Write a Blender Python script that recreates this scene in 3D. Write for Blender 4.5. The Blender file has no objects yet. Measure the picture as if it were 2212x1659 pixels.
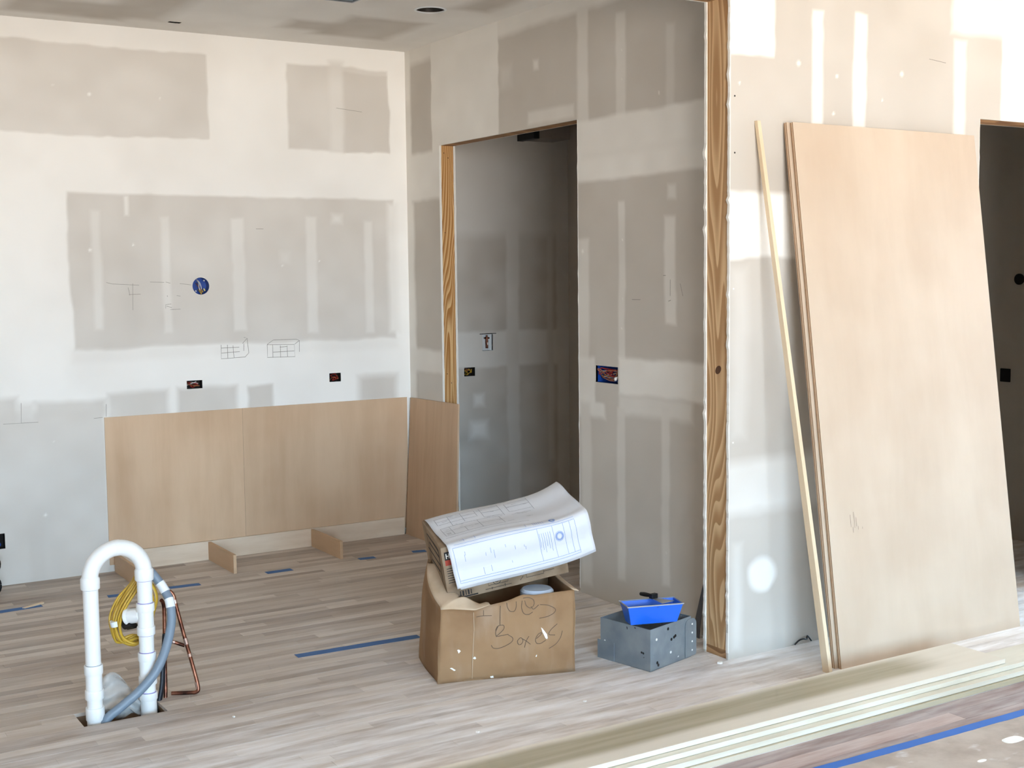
import bpy, math, random
from mathutils import Vector, Matrix
random.seed(7)
scene = bpy.context.scene
col = scene.collection

# ------------------------------------------------------------------ camera, world, exposure
RT = Vector((0.8484768, -0.5291132, -0.0112382))
UP = Vector((0.0552365, 0.0674174, 0.9961947))
FW = Vector((0.5263421, 0.8458688, -0.0864284))
CAM = Vector((0, 0, 1.74))
FPX = 2764.38
cd = bpy.data.cameras.new('camera'); cam = bpy.data.objects.new('camera', cd); col.objects.link(cam)
cd.sensor_width = 36; cd.lens = 36 * FPX / 2212; cd.clip_start = .05
cam.matrix_world = Matrix(((RT.x, UP.x, -FW.x, CAM.x), (RT.y, UP.y, -FW.y, CAM.y), (RT.z, UP.z, -FW.z, CAM.z), (0, 0, 0, 1)))
scene.camera = cam
vs = scene.view_settings
vs.view_transform = 'Standard'; vs.look = 'None'; vs.gamma = 1; vs.use_curve_mapping = False
vs.exposure = 0.30
scene.cycles.use_denoising = True
scene.cycles.diffuse_bounces = 5; scene.cycles.max_bounces = 8
scene.cycles.use_adaptive_sampling = True; scene.cycles.adaptive_threshold = .12; scene.cycles.adaptive_min_samples = 14
scene.cycles.sample_clamp_indirect = 8

def lin(c):
    return tuple(((v/255)/12.92 if v <= 10.3 else ((v/255+.055)/1.055)**2.4) for v in c) + (1,)

SKY = (0.46, 0.73, 1.0); GROUND = (1.0, 0.91, 0.815)
SKY_S, GROUND_S = 19.0, 15.5
w = bpy.data.worlds.new('daylight'); scene.world = w; w.use_nodes = True
nt = w.node_tree; nt.nodes.clear()
tc = nt.nodes.new('ShaderNodeTexCoord'); sp = nt.nodes.new('ShaderNodeSeparateXYZ'); nt.links.new(tc.outputs['Generated'], sp.inputs[0])
mr = nt.nodes.new('ShaderNodeMapRange'); mr.inputs[1].default_value = -.06; mr.inputs[2].default_value = .10
nt.links.new(sp.outputs[2], mr.inputs[0])
mx = nt.nodes.new('ShaderNodeMix'); mx.data_type = 'RGBA'; nt.links.new(mr.outputs[0], mx.inputs[0])
mx.inputs[6].default_value = tuple(GROUND_S*v for v in GROUND)+(1,); mx.inputs[7].default_value = tuple(SKY_S*v for v in SKY)+(1,)
bg = nt.nodes.new('ShaderNodeBackground'); nt.links.new(mx.outputs[2], bg.inputs[0])
ow = nt.nodes.new('ShaderNodeOutputWorld'); nt.links.new(bg.outputs[0], ow.inputs[0])

# room dimensions (metres; floor at z = 0)
YA, XB, YC, YC2, ZC = 7.613, 3.936, 4.260, 4.425, 3.19
XL, XR, YR = -6.0, 9.0, -4.4
XOP, ZOP = 3.775, 2.915                 # end and head of the wide opening
WIN = [(-2.1, 3.2, .1, 2.95)]   # glazed openings of the rear wall: x0, x1, z0, z1
WINR = (2.7, 4.1, .2, 2.95)               # opening of the far right wall: y0, y1, z0, z1
def portal(loc, rot, sx, sy):
    l = bpy.data.lights.new('window_daylight', 'AREA'); l.shape = 'RECTANGLE'; l.size = sx; l.size_y = sy
    l.cycles.is_portal = True
    o = bpy.data.objects.new('window_daylight', l); o.location = loc; o.rotation_euler = rot; col.objects.link(o)
for x0, x1, z0, z1 in WIN:
    portal(((x0+x1)/2, YR-.02, (z0+z1)/2), (math.pi/2, 0, 0), x1-x0, z1-z0)
portal((XR+.02, (WINR[0]+WINR[1])/2, (WINR[2]+WINR[3])/2), (math.pi/2, 0, math.pi/2), WINR[1]-WINR[0], WINR[3]-WINR[2])

# ------------------------------------------------------------------ mesh helpers
class MB:
    def __init__(s): s.v = []; s.f = []
    def box(s, x0, y0, z0, x1, y1, z1):
        n = len(s.v)
        s.v += [(x0,y0,z0),(x1,y0,z0),(x1,y1,z0),(x0,y1,z0),(x0,y0,z1),(x1,y0,z1),(x1,y1,z1),(x0,y1,z1)]
        s.f += [tuple(n+i for i in q) for q in ((0,3,2,1),(4,5,6,7),(0,1,5,4),(1,2,6,5),(2,3,7,6),(3,0,4,7))]
        return s
    def hexa(s, b, t):
        n = len(s.v); s.v += [tuple(p) for p in b]+[tuple(p) for p in t]
        s.f += [tuple(n+i for i in q) for q in ((0,3,2,1),(4,5,6,7),(0,1,5,4),(1,2,6,5),(2,3,7,6),(3,0,4,7))]
        return s
    def obox(s, o, a, b, c):
        o, a, b, c = Vector(o), Vector(a), Vector(b), Vector(c)
        return s.hexa([o, o+a, o+a+b, o+b], [o+c, o+a+c, o+a+b+c, o+b+c])
    def prism(s, poly, ext):
        n = len(s.v); k = len(poly); e = Vector(ext)
        s.v += [tuple(p) for p in poly]+[tuple(Vector(p)+e) for p in poly]
        s.f += [tuple(range(n+k-1, n-1, -1)), tuple(range(n+k, n+2*k))]
        s.f += [(n+i, n+(i+1)%k, n+k+(i+1)%k, n+k+i) for i in range(k)]
        return s
    def poly(s, pts):
        n = len(s.v); s.v += [tuple(p) for p in pts]; s.f.append(tuple(range(n, n+len(pts)))); return s
    def tube(s, pts, r, n=14, caps=True, flat=1.0):
        pts = [Vector(p) for p in pts]; k = len(pts)
        rr = r if isinstance(r, (list, tuple)) else [r]*k
        t0 = (pts[1]-pts[0]).normalized()
        a = t0.orthogonal().normalized(); base = len(s.v)
        for i, p in enumerate(pts):
            t = (pts[min(i+1, k-1)]-pts[max(i-1, 0)])
            if t.length < 1e-9: t = t0
            t = t.normalized(); a = (a-t*a.dot(t)).normalized(); b = t.cross(a)
            for j in range(n):
                th = 2*math.pi*j/n
                s.v.append(tuple(p+rr[i]*(a*math.cos(th)+b*math.sin(th)*flat)))
        for i in range(k-1):
            for j in range(n):
                s.f.append((base+i*n+j, base+i*n+(j+1)%n, base+(i+1)*n+(j+1)%n, base+(i+1)*n+j))
        if caps:
            s.f.append(tuple(base+j for j in range(n-1, -1, -1))); s.f.append(tuple(base+(k-1)*n+j for j in range(n)))
        return s
    def ribbon(s, pts, nrm, wd):
        pts = [Vector(p) for p in pts]; nrm = Vector(nrm); k = len(pts); base = len(s.v)
        for i, p in enumerate(pts):
            t = (pts[min(i+1, k-1)]-pts[max(i-1, 0)]).normalized(); q = nrm.cross(t).normalized()*wd/2
            s.v += [tuple(p-q), tuple(p+q)]
        s.f += [(base+2*i, base+2*i+2, base+2*i+3, base+2*i+1) for i in range(k-1)]
        return s
    def grid(s, fn, nu, nv):
        b = len(s.v)
        for i in range(nu+1):
            for j in range(nv+1): s.v.append(tuple(fn(i/nu, j/nv)))
        for i in range(nu):
            for j in range(nv):
                a = b+i*(nv+1)+j; s.f.append((a, a+nv+1, a+nv+2, a+1))
        return s
    def build(s, name, mat, parent=None, smooth=None, bev=0, solid=0):
        me = bpy.data.meshes.new(name); me.from_pydata(s.v, [], s.f); me.update()
        if smooth:
            for p in me.polygons: p.use_smooth = True
            me.set_sharp_from_angle(angle=math.radians(smooth))
        o = bpy.data.objects.new(name, me); col.objects.link(o); me.materials.append(mat)
        if parent: o.parent = parent
        if solid:
            m = o.modifiers.new('thickness', 'SOLIDIFY'); m.thickness = solid; m.offset = 0
        if bev:
            m = o.modifiers.new('bevel', 'BEVEL'); m.width = bev; m.segments = 2; m.limit_method = 'ANGLE'
        return o
def empty(name):
    o = bpy.data.objects.new(name, None); o.empty_display_size = .05; col.objects.link(o); return o
def tag(o, label, cat, group=None):
    o['label'] = label; o['category'] = cat
    if group: o['group'] = group
    return o
def struct(o, label=None):
    o['kind'] = 'structure'
    if label: o['label'] = label
    return o
def spline(pts, n=8):
    P = [Vector(p) for p in pts]; P = [2*P[0]-P[1]]+P+[2*P[-1]-P[-2]]; out = []
    for i in range(1, len(P)-2):
        for k in range(n):
            t = k/n; a, b, c, d = P[i-1:i+3]
            out.append(.5*((2*b)+(c-a)*t+(2*a-5*b+4*c-d)*t*t+(3*b-a-3*c+d)*t**3))
    out.append(P[-2]); return out

# ------------------------------------------------------------------ material helpers
class NT:
    def __init__(s, name, rough=.6, metal=0, spec=.5):
        m = bpy.data.materials.new(name); m.use_nodes = True; s.m = m; s.t = m.node_tree
        s.p = s.t.nodes['Principled BSDF']; s.p.inputs['Roughness'].default_value = rough
        s.p.inputs['Metallic'].default_value = metal; s.p.inputs['Specular IOR Level'].default_value = spec
    def n(s, typ, **kw):
        x = s.t.nodes.new(typ)
        for k, v in kw.items(): setattr(x, k, v)
        return x
    def link(s, a, b): s.t.links.new(a, b)
    def put(s, sock, v):
        if isinstance(v, bpy.types.NodeSocket): s.link(v, sock)
        elif v is not None: sock.default_value = v
    def math(s, op, a, b=None, clamp=False):
        x = s.n('ShaderNodeMath', operation=op); x.use_clamp = clamp
        s.put(x.inputs[0], a)
        if b is not None: s.put(x.inputs[1], b)
        return x.outputs[0]
    def vmath(s, op, a, b):
        x = s.n('ShaderNodeVectorMath', operation=op); s.put(x.inputs[0], a); s.put(x.inputs[1], b); return x.outputs[0]
    def mix(s, f, a, b, blend='MIX'):
        x = s.n('ShaderNodeMix', data_type='RGBA', blend_type=blend)
        s.put(x.inputs[0], f); s.put(x.inputs[6], a); s.put(x.inputs[7], b); return x.outputs[2]
    def noise(s, vec, scale, detail=3, rough=.5, dist=0):
        x = s.n('ShaderNodeTexNoise'); s.put(x.inputs['Vector'], vec)
        x.inputs['Scale'].default_value = scale; x.inputs['Detail'].default_value = detail
        x.inputs['Roughness'].default_value = rough; x.inputs['Distortion'].default_value = dist
        return x.outputs[0]
    def ramp(s, v, stops):
        x = s.n('ShaderNodeValToRGB'); s.put(x.inputs[0], v); e = x.color_ramp.elements
        e[0].position, e[0].color = stops[0]; e[1].position, e[1].color = stops[-1]
        for p, c in stops[1:-1]: q = e.new(p); q.color = c
        return x.outputs[0]
    def rng(s, v, a, b, c=0, d=1):
        x = s.n('ShaderNodeMapRange'); x.interpolation_type = 'SMOOTHSTEP'; s.put(x.inputs[0], v)
        for i, k in enumerate((a, b, c, d)): x.inputs[i+1].default_value = k
        return x.outputs[0]
    def pos(s): return s.n('ShaderNodeNewGeometry').outputs['Position']
    def obj(s): return s.n('ShaderNodeTexCoord').outputs['Object']
    def scale(s, v, sc): return s.vmath('MULTIPLY', v, sc)
    def bump(s, h, st=.2, d=.002):
        x = s.n('ShaderNodeBump'); x.inputs['Strength'].default_value = st; x.inputs['Distance'].default_value = d
        s.put(x.inputs['Height'], h); s.link(x.outputs[0], s.p.inputs['Normal'])
    def color(s, c): s.put(s.p.inputs['Base Color'], c)

def plain(name, rgb, rough=.6, metal=0, var=.08, sc=20):
    t = NT(name, rough, metal); c = lin(rgb)
    n = t.noise(t.obj(), sc, 3)
    t.color(t.mix(n, tuple(v*(1-var) for v in c[:3])+(1,), tuple(min(1, v*(1+var)) for v in c[:3])+(1,)))
    return t.m

# joint compound over drywall paper: the coat is a point attribute computed from a list of patches
import numpy as np
_rs = np.random.RandomState(11); _LAT = _rs.rand(256, 256)
def vnoise(u, v, sc, ox=0):
    x, y = u*sc+ox+50, v*sc+ox*.7+50; xi, yi = np.floor(x).astype(int), np.floor(y).astype(int); fx, fy = x-xi, y-yi
    fx, fy = fx*fx*(3-2*fx), fy*fy*(3-2*fy); g = lambda a, b: _LAT[a & 255, b & 255]
    return (g(xi, yi)*(1-fx)+g(xi+1, yi)*fx)*(1-fy)+(g(xi, yi+1)*(1-fx)+g(xi+1, yi+1)*fx)*fy
def coat(o, ua, va, start, patches, specks=()):
    me = o.data; n = len(me.vertices); P = np.empty(n*3); me.vertices.foreach_get('co', P); P = P.reshape(-1, 3)
    u0, v0 = P[:, ua], P[:, va]
    w1 = (vnoise(u0, v0, 4)-.5)*.016+(vnoise(u0, v0, 16, 9)-.5)*.010; w2 = (vnoise(u0, v0, 4, 21)-.5)*.016+(vnoise(u0, v0, 18, 31)-.5)*.010
    m = np.full(n, float(start))
    for p in patches:
        x0, z0, x1, z1, val = p[:5]; soft = p[5] if len(p) > 5 else .008
        k = min(1, min(x1-x0, z1-z0)/.12+.25); u, v = u0+w1*k, v0+w2*k
        d = np.maximum(np.maximum(x0-u, u-x1), np.maximum(z0-v, v-z1))
        if len(p) > 6:          # round blob
            d = (np.hypot((u-(x0+x1)/2)/((x1-x0)/2), (v-(z0+z1)/2)/((z1-z0)/2))-1)*min(x1-x0, z1-z0)/2
        a = np.clip(.5-d/(2*soft), 0, 1)
        # hand-trowelled: the coat thins and thickens along the stroke
        a = a*(1-.20*(vnoise(u0, v0, 9, x0*7)-.2)*(val < .95))
        m = m+(val-m)*a
    m = np.clip(m+(vnoise(u0, v0, 3.2, 3)-.5)*.16+(vnoise(u0, v0, 9, 5)-.5)*.07, 0, 1)
    for x, z, r in specks:
        m = np.maximum(m, np.clip(1.2-np.hypot(u0-x, v0-z)/r, 0, 1))
    at = me.attributes.new('compound', 'FLOAT', 'POINT'); at.data.foreach_set('value', m.astype(np.float32))
def drywall(name, paper=(192, 184, 173), mud=(248, 246, 241)):
    t = NT(name, .85, 0, .25)
    a = t.n('ShaderNodeAttribute'); a.attribute_name = 'compound'
    t.color(t.mix(a.outputs['Fac'], lin(paper), lin(mud)))
    return t.m
def lines(a, b, va, vb, step, extra):
    q = {round(a, 4), round(b, 4), *[round(e, 4) for e in extra if a < e < b]}
    n = max(1, int((min(b, vb)-max(a, va))/step))
    q |= {round(max(a, va)+(min(b, vb)-max(a, va))*i/n, 4) for i in range(n+1)}
    q = sorted(q); out = [q[0]]
    for v in q[1:]:
        if v-out[-1] > .0012 or v in [round(e, 4) for e in extra]: out.append(v)
    return out
def dense(b, u0, u1, v0, v1, holes, vis, step, P):
    """front skin of a drywall sheet: fine quads where the photo looks, with rectangular cut-outs"""
    ul = lines(u0, u1, vis[0], vis[1], step, [h[0] for h in holes]+[h[2] for h in holes]); vl = lines(v0, v1, vis[2], vis[3], step, [h[1] for h in holes]+[h[3] for h in holes])
    base = len(b.v); nv = len(vl); b.v += [P(u, v) for u in ul for v in vl]
    for i in range(len(ul)-1):
        uc = (ul[i]+ul[i+1])/2; hs_ = [h for h in holes if h[0] < uc < h[2]]
        for j in range(nv-1):
            vc = (vl[j]+vl[j+1])/2
            if any(h[1] < vc < h[3] for h in hs_): continue
            k = base+i*nv+j; b.f.append((k, k+nv, k+nv+1, k+1))

def contour_wood(name, light, dark, vecscale, rings=9, sharp=.55, rough=.65, offset=(0, 0, 0), mixamt=1.0, fine=True):
    """plain-sawn figure: contour lines of a stretched noise"""
    t = NT(name, rough, 0, .35)
    P = t.vmath('ADD', t.obj(), offset)
    n = t.noise(t.scale(P, vecscale), 1.0, .6, .4, .15)
    fr = t.math('FRACT', t.math('MULTIPLY', n, rings))
    r = t.math('MULTIPLY', t.rng(fr, 0, .75, 0, 1), t.rng(fr, 1.0, .93, 0, 1))      # slow early wood, sharp late-wood line
    f = t.noise(t.scale(P, tuple(v*9 for v in vecscale)), 1.0, 4, .6)
    c = t.mix(t.math('MULTIPLY', r, mixamt), lin(light), lin(dark))
    if fine: c = t.mix(t.math('MULTIPLY', f, .22), c, lin(dark))
    t.color(c); t.bump(f, .15, .001)
    return t.m

def streak_wood(name, a, b, vecscale, rough=.6, amt=.6, blot=None, seam=None, obj=True):
    t = NT(name, rough, 0, .35)
    P = t.obj() if obj else t.pos()
    n = t.noise(t.scale(P, vecscale), 1.0, 5, .6, .2)
    g = t.noise(P, 2.2, 3)
    v = t.math('ADD', t.math('MULTIPLY', t.rng(n, .3, .7), amt), t.math('MULTIPLY', t.rng(g, .3, .7), 1-amt))
    c = t.mix(v, lin(a), lin(b))
    if seam:
        axis, xs, dv = seam; s = t.n('ShaderNodeSeparateXYZ'); t.link(P, s.inputs[0])
        for x in xs:
            k = t.math('LESS_THAN', t.math('ABSOLUTE', t.math('SUBTRACT', s.outputs[axis], x)), .0012)
            c = t.mix(t.math('MULTIPLY', k, dv), c, lin((110, 90, 70)))
            side = t.math('GREATER_THAN', s.outputs[axis], x)
            c = t.mix(t.math('MULTIPLY', side, .12), c, lin((168, 146, 124)))
    if blot:
        k = t.rng(t.noise(t.scale(P, (7, 7, 1.6)), 1.0, 3), .66, .74)
        c = t.mix(t.math('MULTIPLY', k, .5), c, lin(blot))
    t.color(c); t.bump(n, .08, .001)
    return t.m

def plank_mat(name, island, stops, dust_light=1.0, rnd_amp=1.0):
    t = NT(name, .62, 0, .35)
    P = t.pos()
    if island: R = t.n('ShaderNodeNewGeometry').outputs['Random Per Island']
    else: R = t.n('ShaderNodeObjectInfo').outputs['Random']
    cx = t.n('ShaderNodeCombineXYZ'); t.link(t.math('MULTIPLY', R, 37), cx.inputs[0]); t.link(t.math('MULTIPLY', R, 11), cx.inputs[1])
    Q = t.vmath('ADD', P, cx.outputs[0])
    n = t.noise(t.scale(Q, (3.0, 42, 1)), 1.0, 3, .65, .4)
    big = t.noise(t.scale(Q, (1.2, 9, 1)), 1.0, 0, .5)
    v = t.math('ADD', t.math('MULTIPLY', t.math('SUBTRACT', R, .5), .55*rnd_amp), t.math('ADD', t.math('MULTIPLY', n, .55), t.math('MULTIPLY', big, .45)))
    c = t.ramp(v, stops)
    # plaster dust and drywall smears on the boards, plus painted-in brighter front light
    d2 = t.noise(t.scale(P, (1.5, 10, 1)), 1.8, 4, .60)
    s = t.n('ShaderNodeSeparateXYZ'); t.link(P, s.inputs[0])
    zone = t.math('MAXIMUM', t.math('MULTIPLY', t.rng(s.outputs[0], 1.4, 3.6), t.rng(s.outputs[1], 6.4, 4.6)), t.rng(s.outputs[1], 5.3, 4.2, 0, 1.0))
    k = t.math('MULTIPLY', t.rng(d2, .05, .95), t.math('ADD', t.math('MULTIPLY', zone, .95), .25))
    c = t.mix(t.math('MULTIPLY', k, dust_light, True), c, lin((250, 248, 248)))
    t.color(c)
    return t.m

M = {}
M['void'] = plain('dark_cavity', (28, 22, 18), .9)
M['white_pvc'] = plain('white_pvc', (236, 236, 234), .32, var=.015)
M['primer'] = plain('purple_primer', (128, 112, 190), .5)
M['grey_hose'] = plain('grey_conduit', (122, 136, 150), .45, var=.05)
M['tape_white'] = plain('white_tape', (232, 235, 236), .5, var=.05)
M['yellow'] = plain('yellow_cable', (196, 156, 50), .4, var=.1)
M['black'] = plain('black_plastic', (18, 18, 20), .45)
M['blackpipe'] = plain('black_pipe', (24, 26, 34), .5, var=.3, sc=60)
M['copper'] = NT('copper', .38, .85).m
_t = NT('copper_tube', .36, .85); _n = _t.noise(_t.obj(), 18, 4); _t.color(_t.ramp(_n, [(.35, lin((66, 42, 34))), (.5, lin((122, 74, 56))), (.7, lin((170, 116, 92)))])); M['copper'] = _t.m
M['solder'] = plain('solder_joint', (196, 170, 158), .35, .8)
M['blue_tape'] = plain('blue_painters_tape', (52, 108, 190), .7, var=.12, sc=12)
M['blue_tape_dusty'] = plain('dusty_blue_tape', (74, 112, 164), .8, var=.25, sc=14)
M['blue_plastic'] = plain('blue_box_plastic', (22, 66, 148), .35)
M['red_wire'] = plain('red_wire', (150, 36, 30), .4)
M['white_wire'] = plain('white_wire', (222, 218, 214), .4)
M['brown_wire'] = plain('bare_copper_wire', (150, 92, 62), .4)
M['pencil'] = plain('pencil_mark', (146, 140, 131), .8)
M['ink'] = plain('marker_ink', (100, 80, 62), .8)
M['print_blue'] = plain('plan_print_blue', (134, 156, 202), .8)
M['print_grey'] = plain('plan_print_grey', (100, 102, 112), .8)
M['paper'] = plain('plan_paper', (216, 217, 221), .6, var=.012)
M['chip'] = plain('white_chip', (245, 243, 238), .8)
M['blue_pan'] = plain('blue_mud_pan', (34, 104, 222), .35, var=.06)
M['steel_edge'] = plain('steel_edge', (190, 192, 196), .3, .8)
M['black_print'] = plain('black_print', (40, 36, 34), .8)
M['red_print'] = plain('red_print', (168, 66, 48), .8)
M['white_print'] = plain('white_print', (226, 220, 210), .8)
M['plate'] = plain('pale_blue_lid', (196, 212, 232), .35)
M['gypsum'] = plain('torn_gypsum', (232, 228, 220), .9, var=.06, sc=60)
M['stud'] = contour_wood('pine_stud', (218, 184, 140), (172, 132, 90), (2, 6.0, .55), rings=30, sharp=.34, offset=(2, 3.3, 1.1))
M['stud_b'] = contour_wood('pine_stud_warm', (222, 184, 130), (166, 114, 58), (9, 3, .85), rings=26, sharp=.34, offset=(.4, 1, 3.7))
M['header'] = contour_wood('header_lumber', (190, 148, 104), (140, 100, 64), (1, 9, 9), rings=6, sharp=.3)
M['ply_birch'] = streak_wood('birch_plywood', (212, 194, 173), (198, 177, 154), (5, 5, .7), rough=.5, amt=.45)
M['ply_wall'] = streak_wood('birch_plywood_wall', (218, 188, 156), (198, 165, 132), (7, 7, .9), rough=.55, amt=.55, seam=(0, [2.756], .5))
M['ply_strip'] = streak_wood('birch_plywood_strip', (206, 176, 146), (188, 156, 126), (12, 12, .9), rough=.55, amt=.6)
M['kick'] = streak_wood('birch_rail', (226, 208, 186), (206, 182, 156), (2, 12, 14), rough=.55)
M['kick2'] = streak_wood('birch_cross_piece', (212, 180, 146), (196, 162, 128), (12, 2, 14), rough=.55)
M['ply_edge'] = plain('plywood_edge', (150, 112, 78), .7, var=.25, sc=50)
M['ply_edge_light'] = plain('plywood_edge_light', (214, 192, 164), .7, var=.1, sc=50)
M['stick'] = streak_wood('pine_strip', (234, 214, 184), (222, 198, 164), (14, 14, 1.2), rough=.55)
M['poplar'] = contour_wood('poplar_board', (222, 212, 194), (178, 166, 138), (.42, 2.6, 1), rings=3.2, sharp=.6, offset=(3.2, 1.85, .3), rough=.5)
t = NT('poplar_heartwood', .5, 0, .35); P = t.obj(); q = t.n('ShaderNodeSeparateXYZ'); t.link(P, q.inputs[0])
nx = t.noise(t.scale(P, (.9, .2, 0)), 1.0, 2)
dd_ = t.math('ABSOLUTE', t.math('SUBTRACT', q.outputs[1], t.math('ADD', 3.545, t.math('MULTIPLY', nx, .09))))
hm_ = t.math('MULTIPLY', t.rng(dd_, .115, .055), t.rng(q.outputs[0], 4.40, 4.10))
st_ = t.noise(t.scale(P, (1.1, 26, 1)), 1.0, 3, .6, .3)
c = t.mix(t.math('MULTIPLY', st_, .6), lin((226, 217, 202)), lin((204, 192, 172)))
c = t.mix(t.math('MULTIPLY', hm_, t.math('ADD', .55, t.math('MULTIPLY', st_, .6), True)), c, lin((158, 146, 118)))
t.color(c); M['poplar_top'] = t.m
M['poplar_edge'] = streak_wood('poplar_edge', (226, 221, 206), (206, 197, 178), (2, 10, 30), rough=.5)
M['cardboard'] = None
t = NT('cardboard', .8, 0, .2); P = t.obj()
c = t.mix(t.rng(t.noise(P, 4, 4), .35, .7), lin((158, 126, 93)), lin((138, 106, 76)))
c = t.mix(t.math('MULTIPLY', t.rng(t.noise(t.scale(P, (9, 9, 3)), 1, 4), .5, .75), .35), c, lin((186, 166, 146)))
t.color(c); t.bump(t.noise(P, 14, 3), .25, .004); M['cardboard'] = t.m
t = NT('cardboard_inside', .85, 0, .2); P = t.obj()
t.color(t.mix(t.rng(t.noise(P, 7, 4), .35, .7), lin((206, 184, 158)), lin((186, 162, 134)))); t.bump(t.noise(P, 18, 3), .3, .004); M['card_in'] = t.m
t = NT('printed_carton', .75, 0, .2); P = t.obj()
t.color(t.mix(t.rng(t.noise(P, 9, 4), .35, .7), lin((158, 136, 112)), lin((126, 104, 82)))); M['carton'] = t.m
t = NT('galvanised_steel', .45, .30); P = t.obj()
c = t.mix(t.rng(t.noise(P, 9, 4), .3, .7), lin((150, 158, 162)), lin((128, 138, 146)))
c = t.mix(t.rng(t.noise(P, 30, 2), .70, .74), c, lin((52, 56, 62)))
c = t.mix(t.rng(t.noise(t.vmath('ADD', P, (3, 3, 3)), 34, 2), .73, .76), c, lin((235, 238, 240)))
t.color(c); M['galv'] = t.m
t = NT('clear_plastic', .25, 0, .5); t.p.inputs['Base Color'].default_value = lin((222, 222, 220)); t.p.inputs['Alpha'].default_value = .35; M['clear'] = t.m
t = NT('floor_paper', .85, 0, .2); P = t.pos()
c = t.mix(t.rng(t.noise(P, 5, 5, .6), .3, .7), lin((196, 184, 172)), lin((172, 158, 146)))
c = t.mix(t.math('MULTIPLY', t.rng(t.noise(t.scale(P, (1, 1.7, 1)), 7, 4), .6, .72), .6), c, lin((224, 222, 222)))
t.color(c); M['floor_paper'] = t.m
PST = [(.10, lin((146, 128, 112))), (.40, lin((174, 157, 140))), (.60, lin((190, 175, 159))), (.90, lin((212, 199, 185)))]
M['plank'] = plank_mat('raw_oak_plank', False, PST, rnd_amp=1.15)
M['plank_i'] = plank_mat('raw_oak_plank_field', True, PST, rnd_amp=1.15)
OST = [(.20, lin((112, 80, 70))), (.45, lin((136, 104, 93))), (.60, lin((150, 118, 106))), (.85, lin((172, 144, 132)))]
M['old_plank'] = plank_mat('stained_old_plank', True, OST, dust_light=.38)
M['subfloor'] = plain('subfloor_board', (126, 102, 78), .8, var=.2, sc=9)

# drywall: patches are (u0, z0, u1, z1, coat, feather)
wallA_p = [  # paper patches get extra coat so the lit wall's paper reads lighter
 (1.0, 2.556, 2.597, 3.07, .50, .006), (3.113, 2.533, 3.814, 3.06, .46, .008), (3.49, 2.53, 3.814, 3.03, .32, .006), (3.40, 2.53, 3.492, 3.09, .62, .02),
 (1.755, 1.317, 3.832, 2.224, .38, .008), (1.74, 1.25, 3.85, 1.32, .85, .02),
 (1.883, 1.444, 1.933, 2.127, .66, .012), (2.285, 1.403, 2.335, 2.092, .66, .010), (2.726, 1.40, 2.804, 2.098, .66, .010),
 (3.215, 1.37, 3.285, 2.105, .66, .010), (3.619, 1.36, 3.676, 2.086, .66, .010), (2.078, 2.103, 2.102, 2.215, .8, .005),
 (3.396, 2.071, 3.461, 2.124, .75, .02), (3.034, 1.819, 3.099, 1.885, .55, .02), (3.79, 1.36, 3.86, 2.2, .8, .02),
 (.9, -.1, 1.925, .98, .40, .02), (1.15, .90, 1.43, 1.06, .45, .02), (1.43, .93, 1.52, 1.03, .60, .02), (1.53, .94, 1.93, 1.03, .40, .02),
 (1.943, .90, 2.291, 1.06, .42, .02), (2.354, .90, 2.735, 1.065, .38, .018), (2.805, .90, 2.963, 1.058, .30, .012), (3.56, .90, 3.836, 1.075, .32, .03),
 (1.46, -.02, 1.544, .42, .38, .015),
 # the pantry end of the same wall, coats lowered to add to its shade
 (4.0, -.1, 5.3, 3.3, .10, .01), (4.0, 2.0, 5.3, 3.2, .45, .04), (4.0, 1.09, 5.3, 1.34, .55, .012), (4.70, .05, 4.80, 2.05, .45, .012), (5.04, .4, 5.09, 2.0, .35, .012),
 (5.12, 0, 5.3, 3.2, .5, .012), (4.43, .82, 4.51, .90, .6, .02), (4.40, .60, 4.53, .71, .65, .03),
]
wallB_p = [
 (4.4, 3.10, 7.7, 3.3, .75, .02), (7.54, -.1, 7.7, 3.3, .85, .015), (6.44, 2.50, 7.26, 3.3, .85, .006), (7.15, 2.215, 7.7, 2.52, .80, .015), (7.52, .9, 7.7, 2.2, .85, .02),
 (7.168, 1.09, 7.7, 1.25, .75, .015), (7.15, .9, 7.50, 1.09, .30, .02),
 (5.541, 2.50, 5.640, 3.12, .55, .012), (5.215, 2.50, 5.296, 3.03, .48, .010), (4.836, 2.50, 4.899, 2.91, .35, .012),
 (4.4, 2.215, 5.660, 2.53, .85, .012), (4.4, 2.335, 5.60, 2.36, .70, .02), (5.229, 1.296, 5.284, 2.095, .55, .008), (4.823, 1.484, 4.908, 1.997, .60, .010), (5.546, 1.25, 5.660, 1.918, .50, .012),
 (4.4, 1.113, 5.283, 1.305, .88, .012), (4.70, 1.014, 5.284, 1.113, .58, .02), (5.40, .972, 5.660, 1.285, .70, .015), (5.290, 1.05, 5.487, 1.35, .12, .01),
 (5.531, .054, 5.626, 1.044, .42, .015), (5.227, .148, 5.295, 1.045, .46, .010), (4.87, .186, 4.931, 1.075, .46, .010), (4.823, 2.085, 4.882, 2.151, .55, .012),
 (5.672, 2.56, 6.126, 2.63, .5, .012), (6.017, 2.856, 6.064, 2.911, .6, .012), (6.30, 2.80, 6.42, 2.92, .35, .03),
]
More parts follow.
